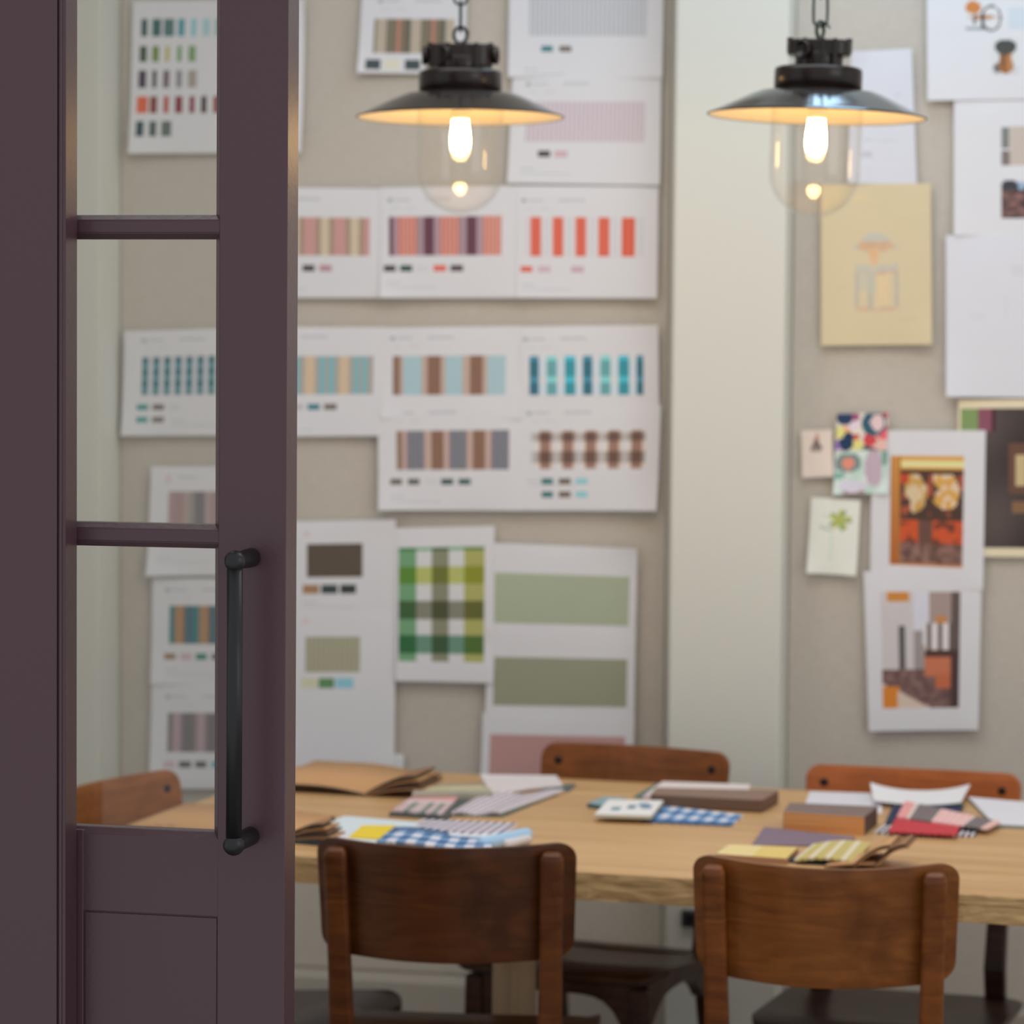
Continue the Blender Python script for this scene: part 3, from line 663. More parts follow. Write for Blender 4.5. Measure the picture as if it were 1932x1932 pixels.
ws('sheet with teal and tan stripes, behind the lowest door pane, uppermost of two', ((288, 1090), (546, 1092), (546, 1292), (286, 1290)),
   heading(312, 1113) + [(320, 1143, 520, 1215, (72, 102, 112))] + stripes((320, 1143, 520, 1215), [(9, (54, 124, 122)), (8, (160, 124, 98)), (7, (176, 136, 92)), (5, (150, 112, 78)), (18, (76, 106, 116))]) +
   chips(1233, 1245, [(311, 333, (150, 124, 98)), (342, 363, (190, 166, 174)), (371, 392, (56, 128, 108)), (401, 422, (100, 94, 88))]) + smalltext(312, 1262), 0)
ws('sheet with mauve and grey stripes low on the wall, behind the lowest door pane', ((287, 1286), (546, 1288), (544, 1488), (283, 1487)),
   heading(312, 1315) + [(317, 1345, 520, 1419, (118, 112, 112))] + stripes((317, 1345, 520, 1419), [(8, (122, 116, 114)), (9, (166, 142, 148)), (5, (184, 160, 168)), (7, (150, 130, 134)), (17, (116, 110, 110))]) +
   chips(1436, 1448, [(311, 332, (196, 168, 178)), (340, 363, (92, 90, 88)), (371, 392, (86, 82, 82)), (401, 424, (90, 168, 190))]) + smalltext(312, 1466), 1, curl=(0, 0, .003, .008))
ws('sheet with a dark brown block over tan and dark chips, right beside the door edge', ((480, 985), (748, 980), (747, 1180), (480, 1180)),
   [(575, 1002, 584, 1012, (206, 186, 190))] + stripes((580, 1026, 685, 1089), [(6, (98, 86, 76)), (5, (88, 78, 68))]) + chips(1103, 1120, [(572, 603, (160, 124, 92)), (607, 638, (66, 74, 76)), (643, 673, (62, 66, 68))]) + smalltext(572, 1135), 0, curl=(0, .004, 0, 0))
ws('long sheet with a sage green block over cream, green and blue chips', ((482, 1158), (747, 1156), (745, 1446), (480, 1446)),
   [(571, 1166, 582, 1176, (210, 190, 192))] + stripes((577, 1201, 680, 1268), [(5, (156, 154, 130)), (4, (168, 164, 140))]) + chips(1279, 1298, [(570, 600, (200, 198, 170)), (602, 632, (96, 138, 92)), (635, 668, (138, 190, 206))]), 1, curl=(0, 0, .004, 0))
ws('plain white sheet whose lower right corner shows just above the table', ((500, 1400), (762, 1424), (762, 1470), (500, 1470)), [], 0)
def mg(a, b): return tuple(min(205, x * y / 207 * 1.04) for x, y in zip(a, b))
ws('portrait sheet with a large green and olive check', ((748, 996), (934, 992), (933, 1288), (748, 1284)),
   check((753, 1032, 915, 1248), [(34, (108, 152, 112)), (29, WHITE), (32, (128, 130, 108)), (29, WHITE), (38, (160, 160, 96))], [(6, (110, 160, 120)), (30, WHITE), (33, (170, 176, 104)), (32, WHITE), (35, (124, 126, 110)), (30, WHITE), (35, (100, 136, 116)), (15, WHITE)], mg), 3, curl=(0, 0, .008, .004))
ws('sheet with a plain pale green rectangle, upper of the two green sheets', ((930, 1024), (1204, 1034), (1200, 1196), (928, 1190)),
   [(934, 1084, 1188, 1178, (164, 172, 148))], 2, curl=(0, .012, 0, 0))
ws('sheet with a plain dull green rectangle, lower of the two green sheets', ((922, 1184), (1200, 1190), (1197, 1372), (916, 1368)),
   [(933, 1241, 1184, 1332, (146, 148, 126))], 3, curl=(.006, 0, 0, 0))
ws('sheet with a dusty pink rectangle, lowest on the wall behind the far brown chair', ((912, 1344), (1198, 1350), (1194, 1500), (908, 1494)),
   [(925, 1387, 1180, 1482, (182, 142, 138))], 4)

# right-hand pinboard
def blend(a, b, t): return tuple(x + (y - x) * t for x, y in zip(a, b))
arm = blobs((206, 206, 206), [(.45, .86, .45, .05, (140, 150, 148)), (.72, .55, .26, .40, (96, 90, 92)), (.72, .55, .21, .34, (206, 206, 206)), (.26, .22, .20, .20, (190, 124, 72)), (.50, .52, .36, .06, (176, 128, 92)), (.50, .62, .04, .28, (70, 60, 62)), (.30, .58, .05, .16, (120, 100, 90))])
stool = blobs(lambda u, v: (203, 203, 202) if v < .75 else (196, 196, 196), [(.5, .75, .30, .2, (150, 98, 58)), (.5, .50, .22, .3, (132, 92, 62)), (.64, .6, .1, .3, (176, 122, 78)), (.5, .24, .40, .2, (74, 76, 72)), (.18, .8, .12, .14, (110, 104, 100))])
wall_sheet('photo_sheet', 'large white sheet at the top right with small pictures of an armchair and a stool', ((1748, -140), (2060, -140), (2060, 186), (1750, 190)),
   raster((1818, 0, 1892, 62), 24, 22, arm) + [(1903, 14, 1960, 56, (192, 200, 206))] + raster((1872, 72, 1924, 142), 18, 22, stool), 1, group='papers on the right pinboard', curl=(0, 0, 0, .004))
GP = 'papers on the right pinboard'
wall_sheet('drawing_sheet', 'pale bluish white sheet with faint pencil lines, partly behind the right pendant lamp', ((1606, 98), (1720, 91), (1730, 348), (1600, 346)),
   [(1628, 262, 1648, 266, (190, 190, 196)), (1626, 286, 1646, 297, (184, 184, 190)), (1655, 264, 1690, 268, (194, 194, 200)), (1630, 316, 1644, 318, (192, 192, 198)), (1690, 176, 1700, 182, (192, 192, 200))], 0, 'sheet', GP, base=(202, 202, 208), curl=(.01, 0, 0, .006))
def lantern(u, v):
    c = BASE = (202, 186, 153)
    v += .07 * abs(u - .48) - .02
    if .08 < v < .28 and abs(u - .5) < .08 + (v - .05) * 1.55 and v < .28:
        c = (170, 178, 186) if (v < .17 or abs(u - .5) > .33) else (196, 150, 120)
    if .25 < v < .44 and abs(u - .47) < .10 - (v - .25) * .3: c = (218, 160, 118)
    if .45 < v < .52 and abs(u - .52) < .40: c = (172, 176, 178)
    if .52 <= v < .97 and abs(u - .52) < .40:
        if abs(abs(u - .52) - .37) < .035 or abs(u - .40) < .04: c = (160, 160, 158)
        if v > .93 or v < .55: c = (192, 150, 132)
        if .52 <= v < .75 and .18 < u < .5: c = blend(c, (168, 180, 178), .6)
        if .55 < v < .9 and .52 < u < .74: c = (218, 190, 148)
    return blend(c, BASE, .25 + .35 * hsh(u, v, 11))
wall_sheet('sketch_sheet', 'tan paper with a faint blue and orange lantern sketch', ((1549, 348), (1756, 346), (1759, 650), (1550, 652)),
   [(1600, 366, 1640, 378, (206, 188, 150)), (1690, 415, 1720, 419, (200, 184, 150)), (1580, 540, 1600, 543, (196, 180, 146)), (1700, 600, 1728, 604, (196, 182, 150))] + raster((1602, 425, 1704, 590), 34, 44, lantern), 1, 'sketch', GP, base=(202, 186, 152), curl=(0, 0, .01, .004))
wall_sheet('photo_sheet', 'white sheet with two small photographs at its right, under the armchair sheet', ((1800, 190), (2060, 188), (2060, 446), (1800, 444)),
   [(1890, 240, 1905, 280, (120, 122, 118)), (1890, 284, 1908, 312, (124, 112, 110)), (1906, 238, 1975, 312, (186, 174, 164))] + raster((1890, 340, 1975, 412), 16, 16, blobs(lambda u, v: (196, 198, 206) if v < .12 else blend((56, 46, 48), (150, 112, 106), hsh(u, v, 12)), [(.2, .12, .18, .14, (66, 66, 72)), (.45, .13, .1, .1, (140, 168, 190))])), 0, 'sheet', GP)
wall_sheet('drawing_sheet', 'plain white sheet with faint grey pencil marks at the right edge of the photo', ((1785, 444), (2060, 442), (2060, 752), (1786, 748)),
   [(1908, 500, 1932, 520, (200, 200, 204)), (1830, 590, 1860, 606, (203, 203, 207)), (1896, 556, 1902, 600, (202, 202, 206))], 2, 'sheet', GP, base=(206, 206, 211), curl=(0, 0, 0, .012))
def interior(u, v):
    c = blend((58, 50, 50), (88, 78, 74), .5 + .5 * sin(6 * u + 4 * v) * cos(5 * v - 3 * u))
    if v < .16 and u < .13: c = (124, 148, 96)
    elif v < .16 and .13 < u < .24: c = (134, 82, 96)
    elif v < .16 and .24 < u < .28: c = (70, 40, 50)
    if .40 < u < .56 and .24 < v < .62:
        c = (104, 76, 62)
        if .44 < u < .52 and .32 < v < .56: c = (190, 172, 130)
    if v > .68 and .42 < u < .9 and v < .74: c = (130, 98, 72)
    return c
wall_sheet('art_print', 'dark interior picture with a cream border, at the right edge below the plain sheet', ((1808, 754), (2060, 752), (2060, 1052), (1806, 1050)),
   raster((1812, 770, 2048, 1034), 36, 36, interior), 0, 'picture', GP, base=(222, 206, 176), curl=(0, 0, 0, 0), buckle=.0005)
def cafe(u, v):
    if u < .13: return blend((196, 140, 72), (166, 96, 50), v) if .03 < u < .10 else (168, 108, 56)
    if v < .13: return (234, 208, 150) if .04 < v < .10 else (206, 150, 72)
    if v > .97: return (190, 122, 64)
    c = (78, 60, 52)
    n = 2.4 * (hsh(u, v, 15) - .5); w = .5 * (hsh(u, v, 7) - .5)
    if .16 < v < .55:
        if ((u - .34 + w * .3) / .15) ** 2 + ((v - .34) / .17) ** 2 < 1 + 2 * w: c = (206, 184, 150) if n > -.2 else (190, 150, 82)
        elif ((u - .74 + w * .3) / .2) ** 2 + ((v - .33) / .18) ** 2 < 1 + 2.4 * w: c = (214, 188, 158) if n > 0 else (204, 156, 80)
        elif n > .35: c = (160, 84, 60)
        if v < .26 and u < .26: c = (184, 72, 50)
    if .58 < v < .80:
        c = (192, 84, 50) if (u < .40 or u > .58) else (104, 76, 66)
        if n < -.45: c = (116, 64, 48)
    if .80 <= v < .97: c = blend((84, 62, 56), (158, 120, 108), hsh(u, v, 16))
    return c
wall_sheet('photo_sheet', 'white sheet with a warm photograph of a gilded room with red-orange seats', ((1646, 812), (1860, 812), (1855, 1112), (1642, 1100)),
   raster((1680, 860, 1818, 1068), 36, 48, cafe), 2, 'photo', GP, curl=(0, 0, .004, 0))
def corridor(u, v):
    c = (196, 190, 190) if u < .5 else (160, 142, 136)
    if v < .09 and .08 < u < .36: c = (196, 132, 62)
    if .42 < u < .6 and v < .45: c = (204, 204, 212)
    if u > .9: c = (98, 84, 80)
    if .22 < u < .30 and .30 < v < .66: c = (92, 88, 86)
    if .42 < u < .54 and .34 < v < .66: c = (150, 142, 140)
    if u > .56 and u < .9 and .28 < v < .56: c = (214, 206, 204) if int(u * 14) % 2 else (106, 94, 92)
    if .7 < u < .84 and .20 < v < .28: c = (190, 130, 80)
    if .56 < u < .88 and .50 < v < .56: c = (84, 60, 56)
    if .55 < u < .92 and .56 < v < .72: c = (190, 114, 84)
    if .70 < u < .92 and .70 < v < .84: c = (184, 104, 72)
    if v > .66 and not (c == (190, 114, 84) or c == (184, 104, 72)): c = blend((92, 68, 66), (142, 112, 106), hsh(u, v, 20))
    if v > .66 + .35 * u + .12 and u < .8: c = (206, 186, 170)
    if v > .82 and u < .20 - (v - .9) * .2: c = (206, 128, 52)
    if u > .9 and v > .5: c = (76, 58, 58)
    return c
wall_sheet('photo_sheet', 'white portrait sheet with a photograph of a long bar room, lowest on the right pinboard', ((1630, 1078), (1853, 1078), (1846, 1376), (1640, 1379)),
   raster((1664, 1116, 1811, 1335), 36, 48, corridor), 3, 'photo', GP, curl=(0, 0, .006, .004))
def abstract(u, v):
    for b in ((.16, .12, .16, .2, (44, 62, 92)), (.36, .10, .12, .1, (150, 80, 110)), (.34, .28, .14, .16, (216, 200, 210)), (.08, .5, .1, .16, (214, 206, 130)), (.18, .42, .14, .1, (232, 160, 110)), (.22, .74, .14, .26, (40, 58, 88)), (.06, .82, .08, .14, (140, 110, 170)), (.40, .84, .15, .15, (226, 206, 130)), (.38, .62, .10, .08, (200, 90, 80)), (.80, .26, .13, .22, (234, 190, 190)), (.74, .28, .24, .32, (52, 90, 106)), (.66, .70, .14, .18, (196, 72, 78)), (.92, .52, .12, .2, (220, 100, 104)), (.88, .82, .18, .18, (232, 176, 166)), (.62, .95, .22, .12, (40, 80, 88)), (.9, .06, .2, .12, (190, 60, 72))):
        if ((u - b[0]) / b[2]) ** 2 + ((v - b[1]) / b[3]) ** 2 < 1: return b[4]
    return (220, 208, 196)
wall_sheet('pattern_card', 'small card with a bold navy, red and yellow abstract print', ((1580, 781), (1675, 779), (1674, 849), (1577, 851)), raster((1577, 779, 1675, 851), 26, 20, abstract), 4, 'card', GP, base=(216, 206, 200))
def mint(u, v):
    for b in ((.27, .30, .12, .14, (222, 140, 118)), (.27, .29, .24, .22, (120, 136, 134)), (.74, .40, .16, .42, (186, 162, 176)), (.36, .80, .26, .14, (206, 200, 212)), (.38, .95, .2, .08, (160, 140, 140)), (.94, .2, .08, .16, (120, 160, 146)), (.1, .58, .12, .08, (130, 172, 156))):
        if ((u - b[0]) / b[2]) ** 2 + ((v - b[1]) / b[3]) ** 2 < 1: return blend(b[4], (190, 190, 190), .3 if sin(60 * u) > .5 and b[0] == .74 else 0)
    return blend((182, 204, 192), (206, 216, 208), .5 + .5 * sin(14 * u + 9 * v))
wall_sheet('pattern_card', 'small mint green card with coral and lilac shapes, under the bold abstract card', ((1576, 850), (1675, 848), (1676, 931), (1573, 933)), raster((1573, 848, 1676, 933), 26, 22, mint), 5, 'card', GP, base=(192, 208, 198))
wall_sheet('note_card', 'small pale pink card with a tiny dark figure, leftmost on the right pinboard', ((1512, 812), (1570, 811), (1573, 899), (1514, 901)), raster((1526, 812, 1556, 858), 12, 16, blobs((226, 200, 188), [(.5, .68, .30, .2, (84, 76, 74)), (.55, .35, .12, .3, (190, 150, 130)), (.5, .55, .2, .2, (120, 96, 92)), (.45, .8, .36, .1, (150, 140, 132))])), 0, 'card', GP, base=(228, 202, 190), curl=(0, 0, .008, .004))
def star(u, v):
    a = atan2(v - .47, u - .64); r = sqrt(((u - .64) / .36) ** 2 + ((v - .47) / .36) ** 2)
    if r < .62 + .38 * cos(5 * (a + 1.57)): return (172, 176, 92) if u > .5 else (186, 190, 110)
    if r < .62 + .42 * cos(5 * (a + 1.2)): return (134, 160, 104)
    if abs(v - (.78 + (u - .2) * .3)) < .04 and .05 < u < .42: return (168, 186, 164)
    if abs(v - (.3 + (u - .1) * .4)) < .03 and .1 < u < .5: return (190, 204, 186)
    return (226, 220, 206)
wall_sheet('flower_card', 'cream card with a painted yellow-green star flower on a thin stem', ((1531, 938), (1624, 944), (1616, 1086), (1523, 1080)), raster((1544, 955, 1606, 1010), 26, 26, star) + [(1567, 1010, 1572, 1058, (200, 212, 198))], 1, 'card', GP, base=(226, 220, 206), curl=(0, 0, .012, .012))

# ------------------------------------------------------------------ books, papers and samples on the table
def flat(name, label, cat, quad, t, z0, base, prints=(), mat='cloth', group=None, zig=0, lift=None, extra=8, side=None, zs='n'):
    """quad: pixel corners far-left, far-right, near-right, near-left measured on the top surface"""
    z = .75 + z0 + t
    c = [onZ(x, y, z) for x, y in quad]; ctr = (c[0] + c[1] + c[2] + c[3]) / 4
    def P(u, v):
        p = (c[0] * (1 - u) + c[1] * u) * (1 - v) + (c[3] * (1 - u) + c[2] * u) * v
        h = lift(u, v) if lift else 0
        return p - ctr + Vector((0, 0, h))
    bm = sheet_bm(P, base, list(prints), extra, zig, zs)
    o = mesh_obj(name, bm, [M[mat]] + ([side] if side else [])); o.location = ctr
    s = o.modifiers.new('thickness', 'SOLIDIFY'); s.thickness = t; s.offset = -1
    if side: s.material_offset_rim = 1
    return tag(o, label, cat, group)
GT = 'fabric samples and papers on the table'
def uvst(seq, along='u'):
    out = []; t = 0; i = 0
    while t < 1 - 1e-4:
        w, c = seq[i % len(seq)]; i += 1
        if c: out.append((t, 0, min(1, t + w), 1, c) if along == 'u' else (0, t, 1, min(1, t + w), c))
        t += w
    return out
KRAFT, BLK = (196, 150, 104), (52, 50, 46)
m_kraft = plain('kraft_board', KRAFT, .8, k=1.2, bump=.05, bscale=300); m_black = plain('black_board_edge', (48, 50, 48), .7)
m_kraft2 = plain('darker_kraft_board', (150, 108, 74), .8, k=1.2)
def board(name, parent, path, depth, th, mats, off=(0, 0)):
    """thin board: path of (s,z) along the near edge, extruded depth away; top face mats[0], rest mats[1]"""
    bm = bmesh.new(); A, B = [], []
    n = len(path)
    for s, z in path:
        A.append([bm.verts.new((s, off[1], z)), bm.verts.new((s, off[1], z - th))]); B.append([bm.verts.new((s, off[1] + depth, z)), bm.verts.new((s, off[1] + depth, z - th))])
    for i in range(n - 1):
        f = bm.faces.new((A[i][0], A[i + 1][0], B[i + 1][0], B[i][0])); f.smooth = True
        for q in ((A[i][1], B[i][1], B[i + 1][1], A[i + 1][1]), (A[i][0], A[i][1], A[i + 1][1], A[i + 1][0]), (B[i][0], B[i + 1][0], B[i + 1][1], B[i][1])): bm.faces.new(q).material_index = 1
    for k in (0, n - 1): bm.faces.new((A[k][0], B[k][0], B[k][1], A[k][1])).material_index = 1
    bmesh.ops.recalc_face_normals(bm, faces=bm.faces)
    return mesh_obj(name, bm, mats, parent)
def sample_book(label, spine, left, depth, fan, fd, rz=TA, lh=.012, lname='cover'):
    S = onZ(*spine, .75); b = thing('sample_book', label, 'book', S, rz, 'open kraft sample books on the table')
    if left:
        board(lname, b, [(-left * i / 16, .0042 + lh * (1 - (1 - min(1, i / 9)) ** 2)) for i in range(17)], depth, .0035, [m_kraft, m_black])
        board('page_block', b, [(-left * i / 16 * .97 - .004, .0005 + max(.0008, lh * (1 - (1 - min(1, i / 9)) ** 2))) for i in range(17)], depth - .008, .0012, [m_kraft2, m_kraft2], (0, .004))
    for k, (s0, L, h, dk) in enumerate(fan):
        board('page', b, [(s0 + L * i / 12, .0035 + .0012 * k + h * (1 - (1 - i / 12) ** 1.8)) for i in range(13)], fd - .003 * k, .003, [m_kraft if dk % 2 == 0 else m_kraft2, m_black if dk < 2 else m_kraft2])
    return b
sample_book('large open kraft sample book at the far left of the table', (690, 1503), .20, .30, [(.0, .104, .016, 3), (.0, .102, .022, 1), (.001, .098, .028, 2), (.001, .090, .034, 1)], .13)
nb = sample_book('open kraft sample book at the near left corner of the table, mostly behind the door', (530, 1589), .27, .26, [(.0, .084, .008, 2), (.0, .080, .014, 1), (.001, .076, .020, 2), (.001, .070, .026, 1)], .07, lh=.008)
for i, (x, y) in enumerate(((281, 1560), (300, 1558), (322, 1557))):
    p = onZ(x, y, .7625) - nb.location; p.rotate(Matrix.Rotation(-TA, 3, 'Z'))
    bm = bmesh.new(); box(bm, p.x - .006, p.y - .006, .0121, p.x + .006, p.y + .006, .0127)
    mesh_obj('pencil_mark', bm, m_kraft2, nb)
sample_book('small open kraft sample book with curled dark-edged pages, behind the front right chair', (1592, 1640), 0, .20, [(-.03, .085, .008, 2), (.012, .058, .036, 0), (.016, .056, .032, 2), (.044, .050, .036, 1), (.048, .050, .032, 3)], .105)
DG = (84, 88, 86)
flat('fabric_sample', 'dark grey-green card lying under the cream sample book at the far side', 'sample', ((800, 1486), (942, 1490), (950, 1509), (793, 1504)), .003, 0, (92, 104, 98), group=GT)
o = flat('swatch_book', 'cream and olive sample book beside the large open kraft book', 'book', ((786, 1479), (914, 1477), (930, 1494), (778, 1497)), .013, .003, (176, 166, 142), [(0, 0, 1, .35, (150, 140, 122)), (.08, .35, .92, .55, (196, 188, 150)), (0, .8, 1, .9, (110, 128, 100)), (0, .9, 1, 1, (196, 186, 176))], side=plain('cream_pages', (176, 170, 150), .8))
flat('fabric_sample', 'dark grey folded cloth lying under the pink striped swatch', 'sample', ((792, 1503), (892, 1508), (845, 1541), (734, 1534)), .005, 0, DG, group=GT, zig=20)
flat('fabric_sample', 'pink and grey-green striped swatch on the dark folded cloth', 'sample', ((778, 1502), (864, 1504), (834, 1535), (740, 1528)), .003, .005, (190, 168, 168), [(0, 0, 1, .25, (206, 150, 150)), (0, .25, 1, .4, (200, 186, 184))] + [(u, .4, u + .11, 1, c) for u, c in ((.0, (190, 164, 164)), (.22, (112, 124, 116)), (.42, (186, 172, 172)), (.55, (112, 124, 116)), (.78, (120, 130, 122)))], group=GT, zig=16, zs='nf')
flat('paper_sheet', 'white and pale pink paper at the far table edge, before the far brown chair', 'paper', ((906, 1461), (1050, 1463), (1062, 1482), (928, 1500)), .004, .0, (208, 200, 200), [(0, 0, 1, .16, (214, 212, 212))], mat='paper', group=GT, lift=lambda u, v: .004 * sin(pi * u) * v)
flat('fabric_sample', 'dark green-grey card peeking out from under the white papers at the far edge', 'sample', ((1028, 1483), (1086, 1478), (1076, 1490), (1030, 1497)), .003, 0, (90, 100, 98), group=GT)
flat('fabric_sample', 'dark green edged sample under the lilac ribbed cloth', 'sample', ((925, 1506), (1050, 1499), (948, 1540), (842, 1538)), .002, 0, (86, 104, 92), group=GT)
flat('fabric_sample', 'pale lilac ribbed cloth in the middle of the far papers', 'sample', ((908, 1498), (1064, 1491), (944, 1534), (850, 1533)), .004, .002, (190, 180, 186), uvst([(.05, (158, 148, 158)), (.05, (206, 198, 202))], 'u'), group=GT, zig=18, lift=lambda u, v: .003 * sin(9 * u))
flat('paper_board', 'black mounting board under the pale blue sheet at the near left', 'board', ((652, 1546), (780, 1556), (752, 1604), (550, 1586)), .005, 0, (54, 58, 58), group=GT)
flat('paper_sheet', 'pale blue-white sheet at the near left, under the yellow swatch', 'paper', ((650, 1539), (790, 1551), (764, 1598), (553, 1576)), .003, .005, (196, 206, 210), [(0, .75, .5, 1, (208, 206, 210))], mat='paper', group=GT)
flat('fabric_sample', 'bright yellow swatch behind the front left chair', 'sample', ((684, 1557), (746, 1557), (726, 1583), (658, 1579)), .002, .008, (216, 188, 62), group=GT)
flat('fabric_sample', 'white and lilac ribbed swatch behind the blue gingham at the near left', 'sample', ((800, 1545), (976, 1553), (942, 1576), (762, 1561)), .004, .0, (204, 198, 204), uvst([(.045, (212, 206, 212)), (.045, (112, 104, 122))], 'u'), group=GT, zig=22, zs='nf')
Bl, Bd = (62, 104, 148), (40, 82, 122)
flat('fabric_sample', 'blue gingham swatch just behind the front left chair', 'sample', ((744, 1560), (938, 1575), (926, 1600), (710, 1587)), .004, .010, (206, 208, 214), [(0, 0, .55, .2, Bd)] + [(u, v, u + .085, v + .2, (54, 92, 134) if i % 2 == 0 and j % 2 == 0 else ((112, 142, 176) if i % 2 == 0 or j % 2 == 0 else (210, 208, 216))) for j, v in enumerate((.22, .42, .62, .82)) for i, u in enumerate([.085 * k for k in range(12)])], group=GT, zig=20, lift=lambda u, v: .002 * sin(7 * u))
rl = thing('fabric_roll', 'rolled pale blue cloth at the near left, right of the blue gingham', 'fabric roll', onZ(965, 1588, .75))
a, b = onZ(905, 1594, .762) - rl.location, onZ(996, 1574, .7615) - rl.location; d = (b - a).normalized(); L = (b - a).length
bm = bmesh.new(); lathe(bm, [(0, -.002), (.006, -.001), (.0098, .002), (.0112, .007), (.0112, L - .006), (.0095, L), (.005, L + .001), (.003, L - .004), (0, L - .004)], 24, 0, Matrix.Translation(a) @ d.to_track_quat('Z', 'Y').to_matrix().to_4x4())
mesh_obj('roll', bm, plain('pale_blue_cloth', (160, 192, 218), .9, k=1.2, bump=.1, bscale=500), rl)
bm = bmesh.new(); sd_ = d.cross(Vector((0, 0, 1))); lathe(bm, [(0, 0), (.006, .001), (.0068, .004), (.0068, .07), (0, .072)], 20, 0, Matrix.Translation(a + d * (L - .085) + sd_ * .012 + Vector((0, 0, -.004))) @ d.to_track_quat('Z', 'Y').to_matrix().to_4x4())
mesh_obj('inner_fold', bm, plain('white_cloth', (206, 204, 206), .9, k=1.2), rl)
flat('notebook', 'small teal-grey notebook under the white dotted card at mid table', 'book', ((1140, 1503), (1180, 1505), (1160, 1524), (1108, 1515)), .008, 0, (132, 158, 164), side=plain('teal_side', (84, 106, 110), .7))
o = flat('pattern_card', 'white card with small blue and green marks, left of the brown box', 'card', ((1148, 1508), (1252, 1510), (1229, 1539), (1122, 1536)), .006, .0085, (216, 214, 212), [(.2, .5, .36, .72, (104, 140, 150)), (.46, .36, .60, .58, (88, 118, 138)), (.62, .2, .80, .42, (130, 150, 170)), (.70, .34, .88, .56, (104, 128, 152))], mat='paper', group=GT, side=plain('cream_edge', (206, 200, 176), .8))
flat('fabric_sample', 'teal-edged card under the cream sheet, left of the brown box', 'sample', ((1238, 1478), (1268, 1479), (1240, 1510), (1195, 1503)), .002, 0, (92, 116, 112), group=GT)
flat('paper_sheet', 'cream sheet lying behind the long brown box', 'paper', ((1250, 1474), (1416, 1480), (1405, 1506), (1212, 1503)), .006, .002, (212, 202, 198), [(.0, .8, .2, 1, (206, 186, 186))], mat='paper', group=GT)
flat('fabric_sample', 'blue and white gingham swatch in front of the long brown box', 'sample', ((1254, 1520), (1402, 1537), (1380, 1556), (1222, 1549)), .003, 0, (198, 204, 214), [(u, v, u + .09, v + .25, (74, 112, 156) if (i // 1 + 0) % 2 == 0 and j % 2 else ((112, 146, 184) if i % 2 == 0 or j % 2 else (206, 206, 214))) for j, v in enumerate((0, .25, .5, .75)) for i, u in enumerate([.09 * k for k in range(12)])] + [(0, .93, 1, 1, (58, 90, 128))], group=GT, zig=18)
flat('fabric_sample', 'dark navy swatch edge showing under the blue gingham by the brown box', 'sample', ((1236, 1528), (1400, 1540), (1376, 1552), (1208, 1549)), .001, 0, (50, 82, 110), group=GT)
def box_thing(name, label, quad, t, z0, side_mats, top, cat='box', bw=.004):
    z = .75 + z0 + t; c = [onZ(x, y, z) for x, y in quad]; ctr = sum(c, Vector()) / 4; ctr.z = .75 + z0
    o = thing(name, label, cat, ctr)
    bm = bmesh.new()
    A = [bm.verts.new((p.x - ctr.x, p.y - ctr.y, t)) for p in c]; B = [bm.verts.new((p.x - ctr.x, p.y - ctr.y, 0)) for p in c]
    for i in range(4):
        j = (i + 1) % 4; f = bm.faces.new((A[i], A[j], B[j], B[i])); f.material_index = {1: 1, 2: 2}.get(i, 1)
    bm.faces.new(A).material_index = 0; bm.faces.new(B[::-1]).material_index = 1
    bmesh.ops.recalc_face_normals(bm, faces=bm.faces)
    bevel(mesh_obj('body', bm, [top] + side_mats, o), bw, 3, 30); return o
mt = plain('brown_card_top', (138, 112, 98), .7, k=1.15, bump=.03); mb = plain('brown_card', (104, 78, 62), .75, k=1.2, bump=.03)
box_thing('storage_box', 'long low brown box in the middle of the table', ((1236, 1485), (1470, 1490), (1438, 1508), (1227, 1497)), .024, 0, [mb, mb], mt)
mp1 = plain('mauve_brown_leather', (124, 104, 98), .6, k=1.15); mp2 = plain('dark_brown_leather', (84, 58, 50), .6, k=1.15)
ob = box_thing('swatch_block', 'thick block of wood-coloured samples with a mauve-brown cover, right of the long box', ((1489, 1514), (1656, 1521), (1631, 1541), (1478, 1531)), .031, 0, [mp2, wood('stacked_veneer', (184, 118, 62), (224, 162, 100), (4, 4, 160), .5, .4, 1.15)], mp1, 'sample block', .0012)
flat('paper_sheet', 'white paper behind the thick sample block', 'paper', ((1528, 1493), (1664, 1497), (1664, 1534), (1516, 1524)), .002, 0, (206, 204, 210), mat='paper', group=GT)
flat('paper_sheet', 'curled white paper with raised corners, before the orange-brown chair', 'paper', ((1642, 1494), (1830, 1497), (1812, 1524), (1648, 1519)), .002, .002, (216, 214, 216), mat='paper', group=GT, lift=lambda u, v: 0.004 + .013 * abs(2 * u - 1) ** 2.2 * (1 - v) + .006 * abs(2 * u - 1) ** 2 * v, extra=14)
flat('paper_sheet', 'stack of white papers at the right edge of the photo', 'paper', ((1826, 1503), (2010, 1520), (2040, 1563), (1876, 1555)), .006, 0, (208, 206, 212), mat='paper', group=GT, side=plain('green_grey_edge', (150, 160, 152), .8))
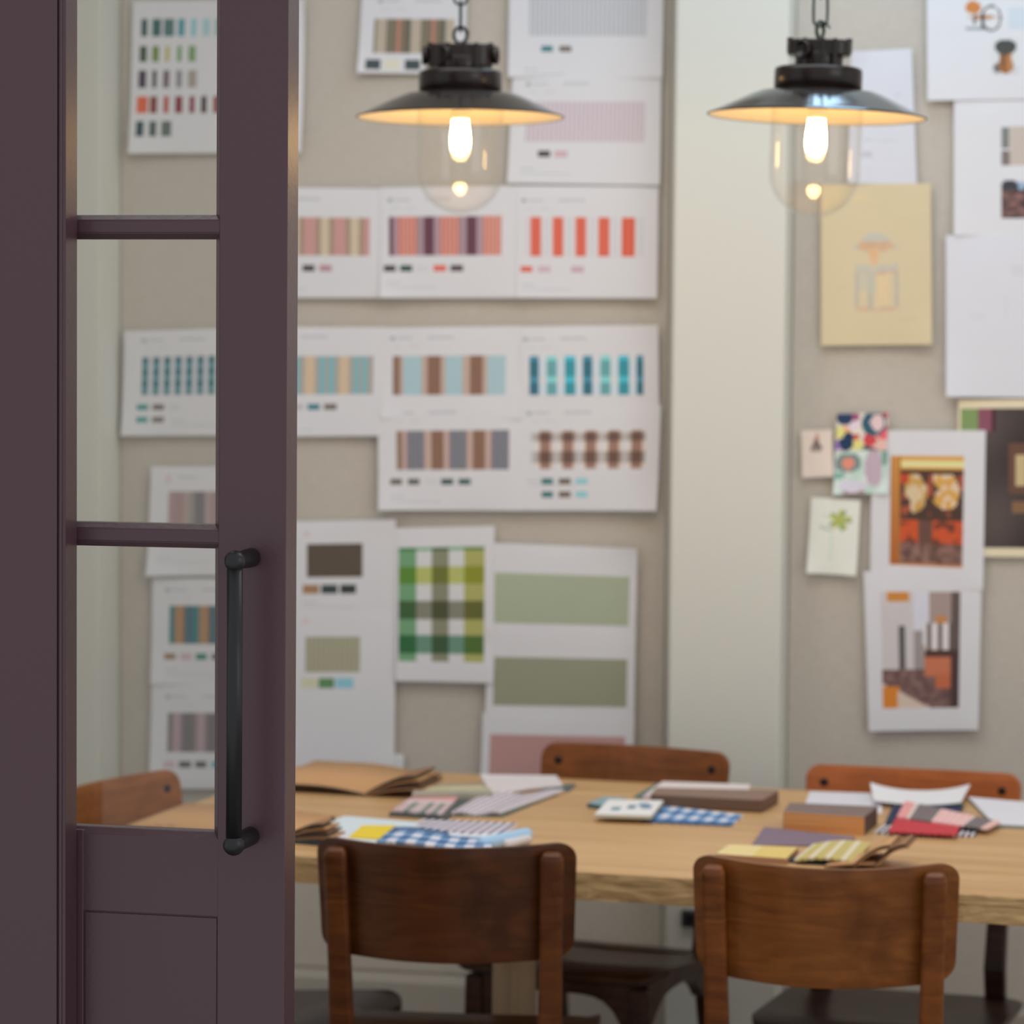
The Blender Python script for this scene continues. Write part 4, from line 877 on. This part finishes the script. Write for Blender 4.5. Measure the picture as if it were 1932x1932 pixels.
flat('fabric_sample', 'black and white checked swatch under the red swatch', 'sample', ((1690, 1540), (1852, 1556), (1838, 1577), (1650, 1570)), .003, 0, (206, 200, 204), [(u, v, u + .03, v + .5, (52, 60, 60)) for j, v in enumerate((0, .5)) for u in [.06 * k + .03 * j for k in range(17)]], group=GT, zig=24)
flat('fabric_sample', 'dark navy swatch behind the red swatch', 'sample', ((1690, 1509), (1818, 1518), (1802, 1558), (1670, 1552)), .003, .003, (52, 60, 82), [(0, 0, 1, .06, (60, 112, 104))], group=GT, zig=14, zs='f')
flat('fabric_sample', 'plain red swatch at the right of the table', 'sample', ((1692, 1541), (1814, 1554), (1804, 1574), (1676, 1567)), .003, .006, (184, 66, 72), group=GT, zig=16)
flat('fabric_sample', 'grey and pink striped swatch lying across the red and navy swatches', 'sample', ((1708, 1511), (1888, 1550), (1862, 1563), (1692, 1540)), .003, .009, (118, 108, 108), [(.0, 0, .11, 1, (214, 150, 148)), (.11, 0, .15, 1, (206, 190, 180)), (.40, 0, .74, 1, (222, 168, 166)), (.93, 0, 1, 1, (214, 176, 168))] + [(u, 0, u + .012, 1, (216, 206, 196)) for u in (.39, .46, .53, .60, .67, .735)], group=GT, zig=26, zs='nf')
flat('paper_card', 'mauve-grey card in front of the thick sample block', 'card', ((1442, 1560), (1614, 1579), (1597, 1594), (1418, 1594)), .003, 0, (124, 108, 120), group=GT)
flat('swatch_book', 'small yellow topped sample pad beside the front right chair top', 'sample', ((1376, 1593), (1506, 1598), (1484, 1620), (1350, 1611)), .010, 0, (206, 182, 112), [(0, 0, .5, 1, (212, 194, 140))], group=GT, side=plain('tan_pad_edge', (176, 130, 100), .8))
flat('fabric_sample', 'dark navy backing under the yellow striped swatch', 'sample', ((1528, 1604), (1620, 1608), (1600, 1632), (1484, 1624)), .003, .0, (50, 62, 70), group=GT)
flat('fabric_sample', 'yellow and cream striped swatch beside the small kraft sample book', 'sample', ((1534, 1592), (1642, 1590), (1614, 1626), (1498, 1621)), .004, .004, (186, 170, 112), uvst([(.06, (204, 196, 174)), (.17, (184, 168, 108)), (.03, (202, 190, 160))], 'u'), group=GT, zig=16, lift=lambda u, v: .005 * sin(pi * u))
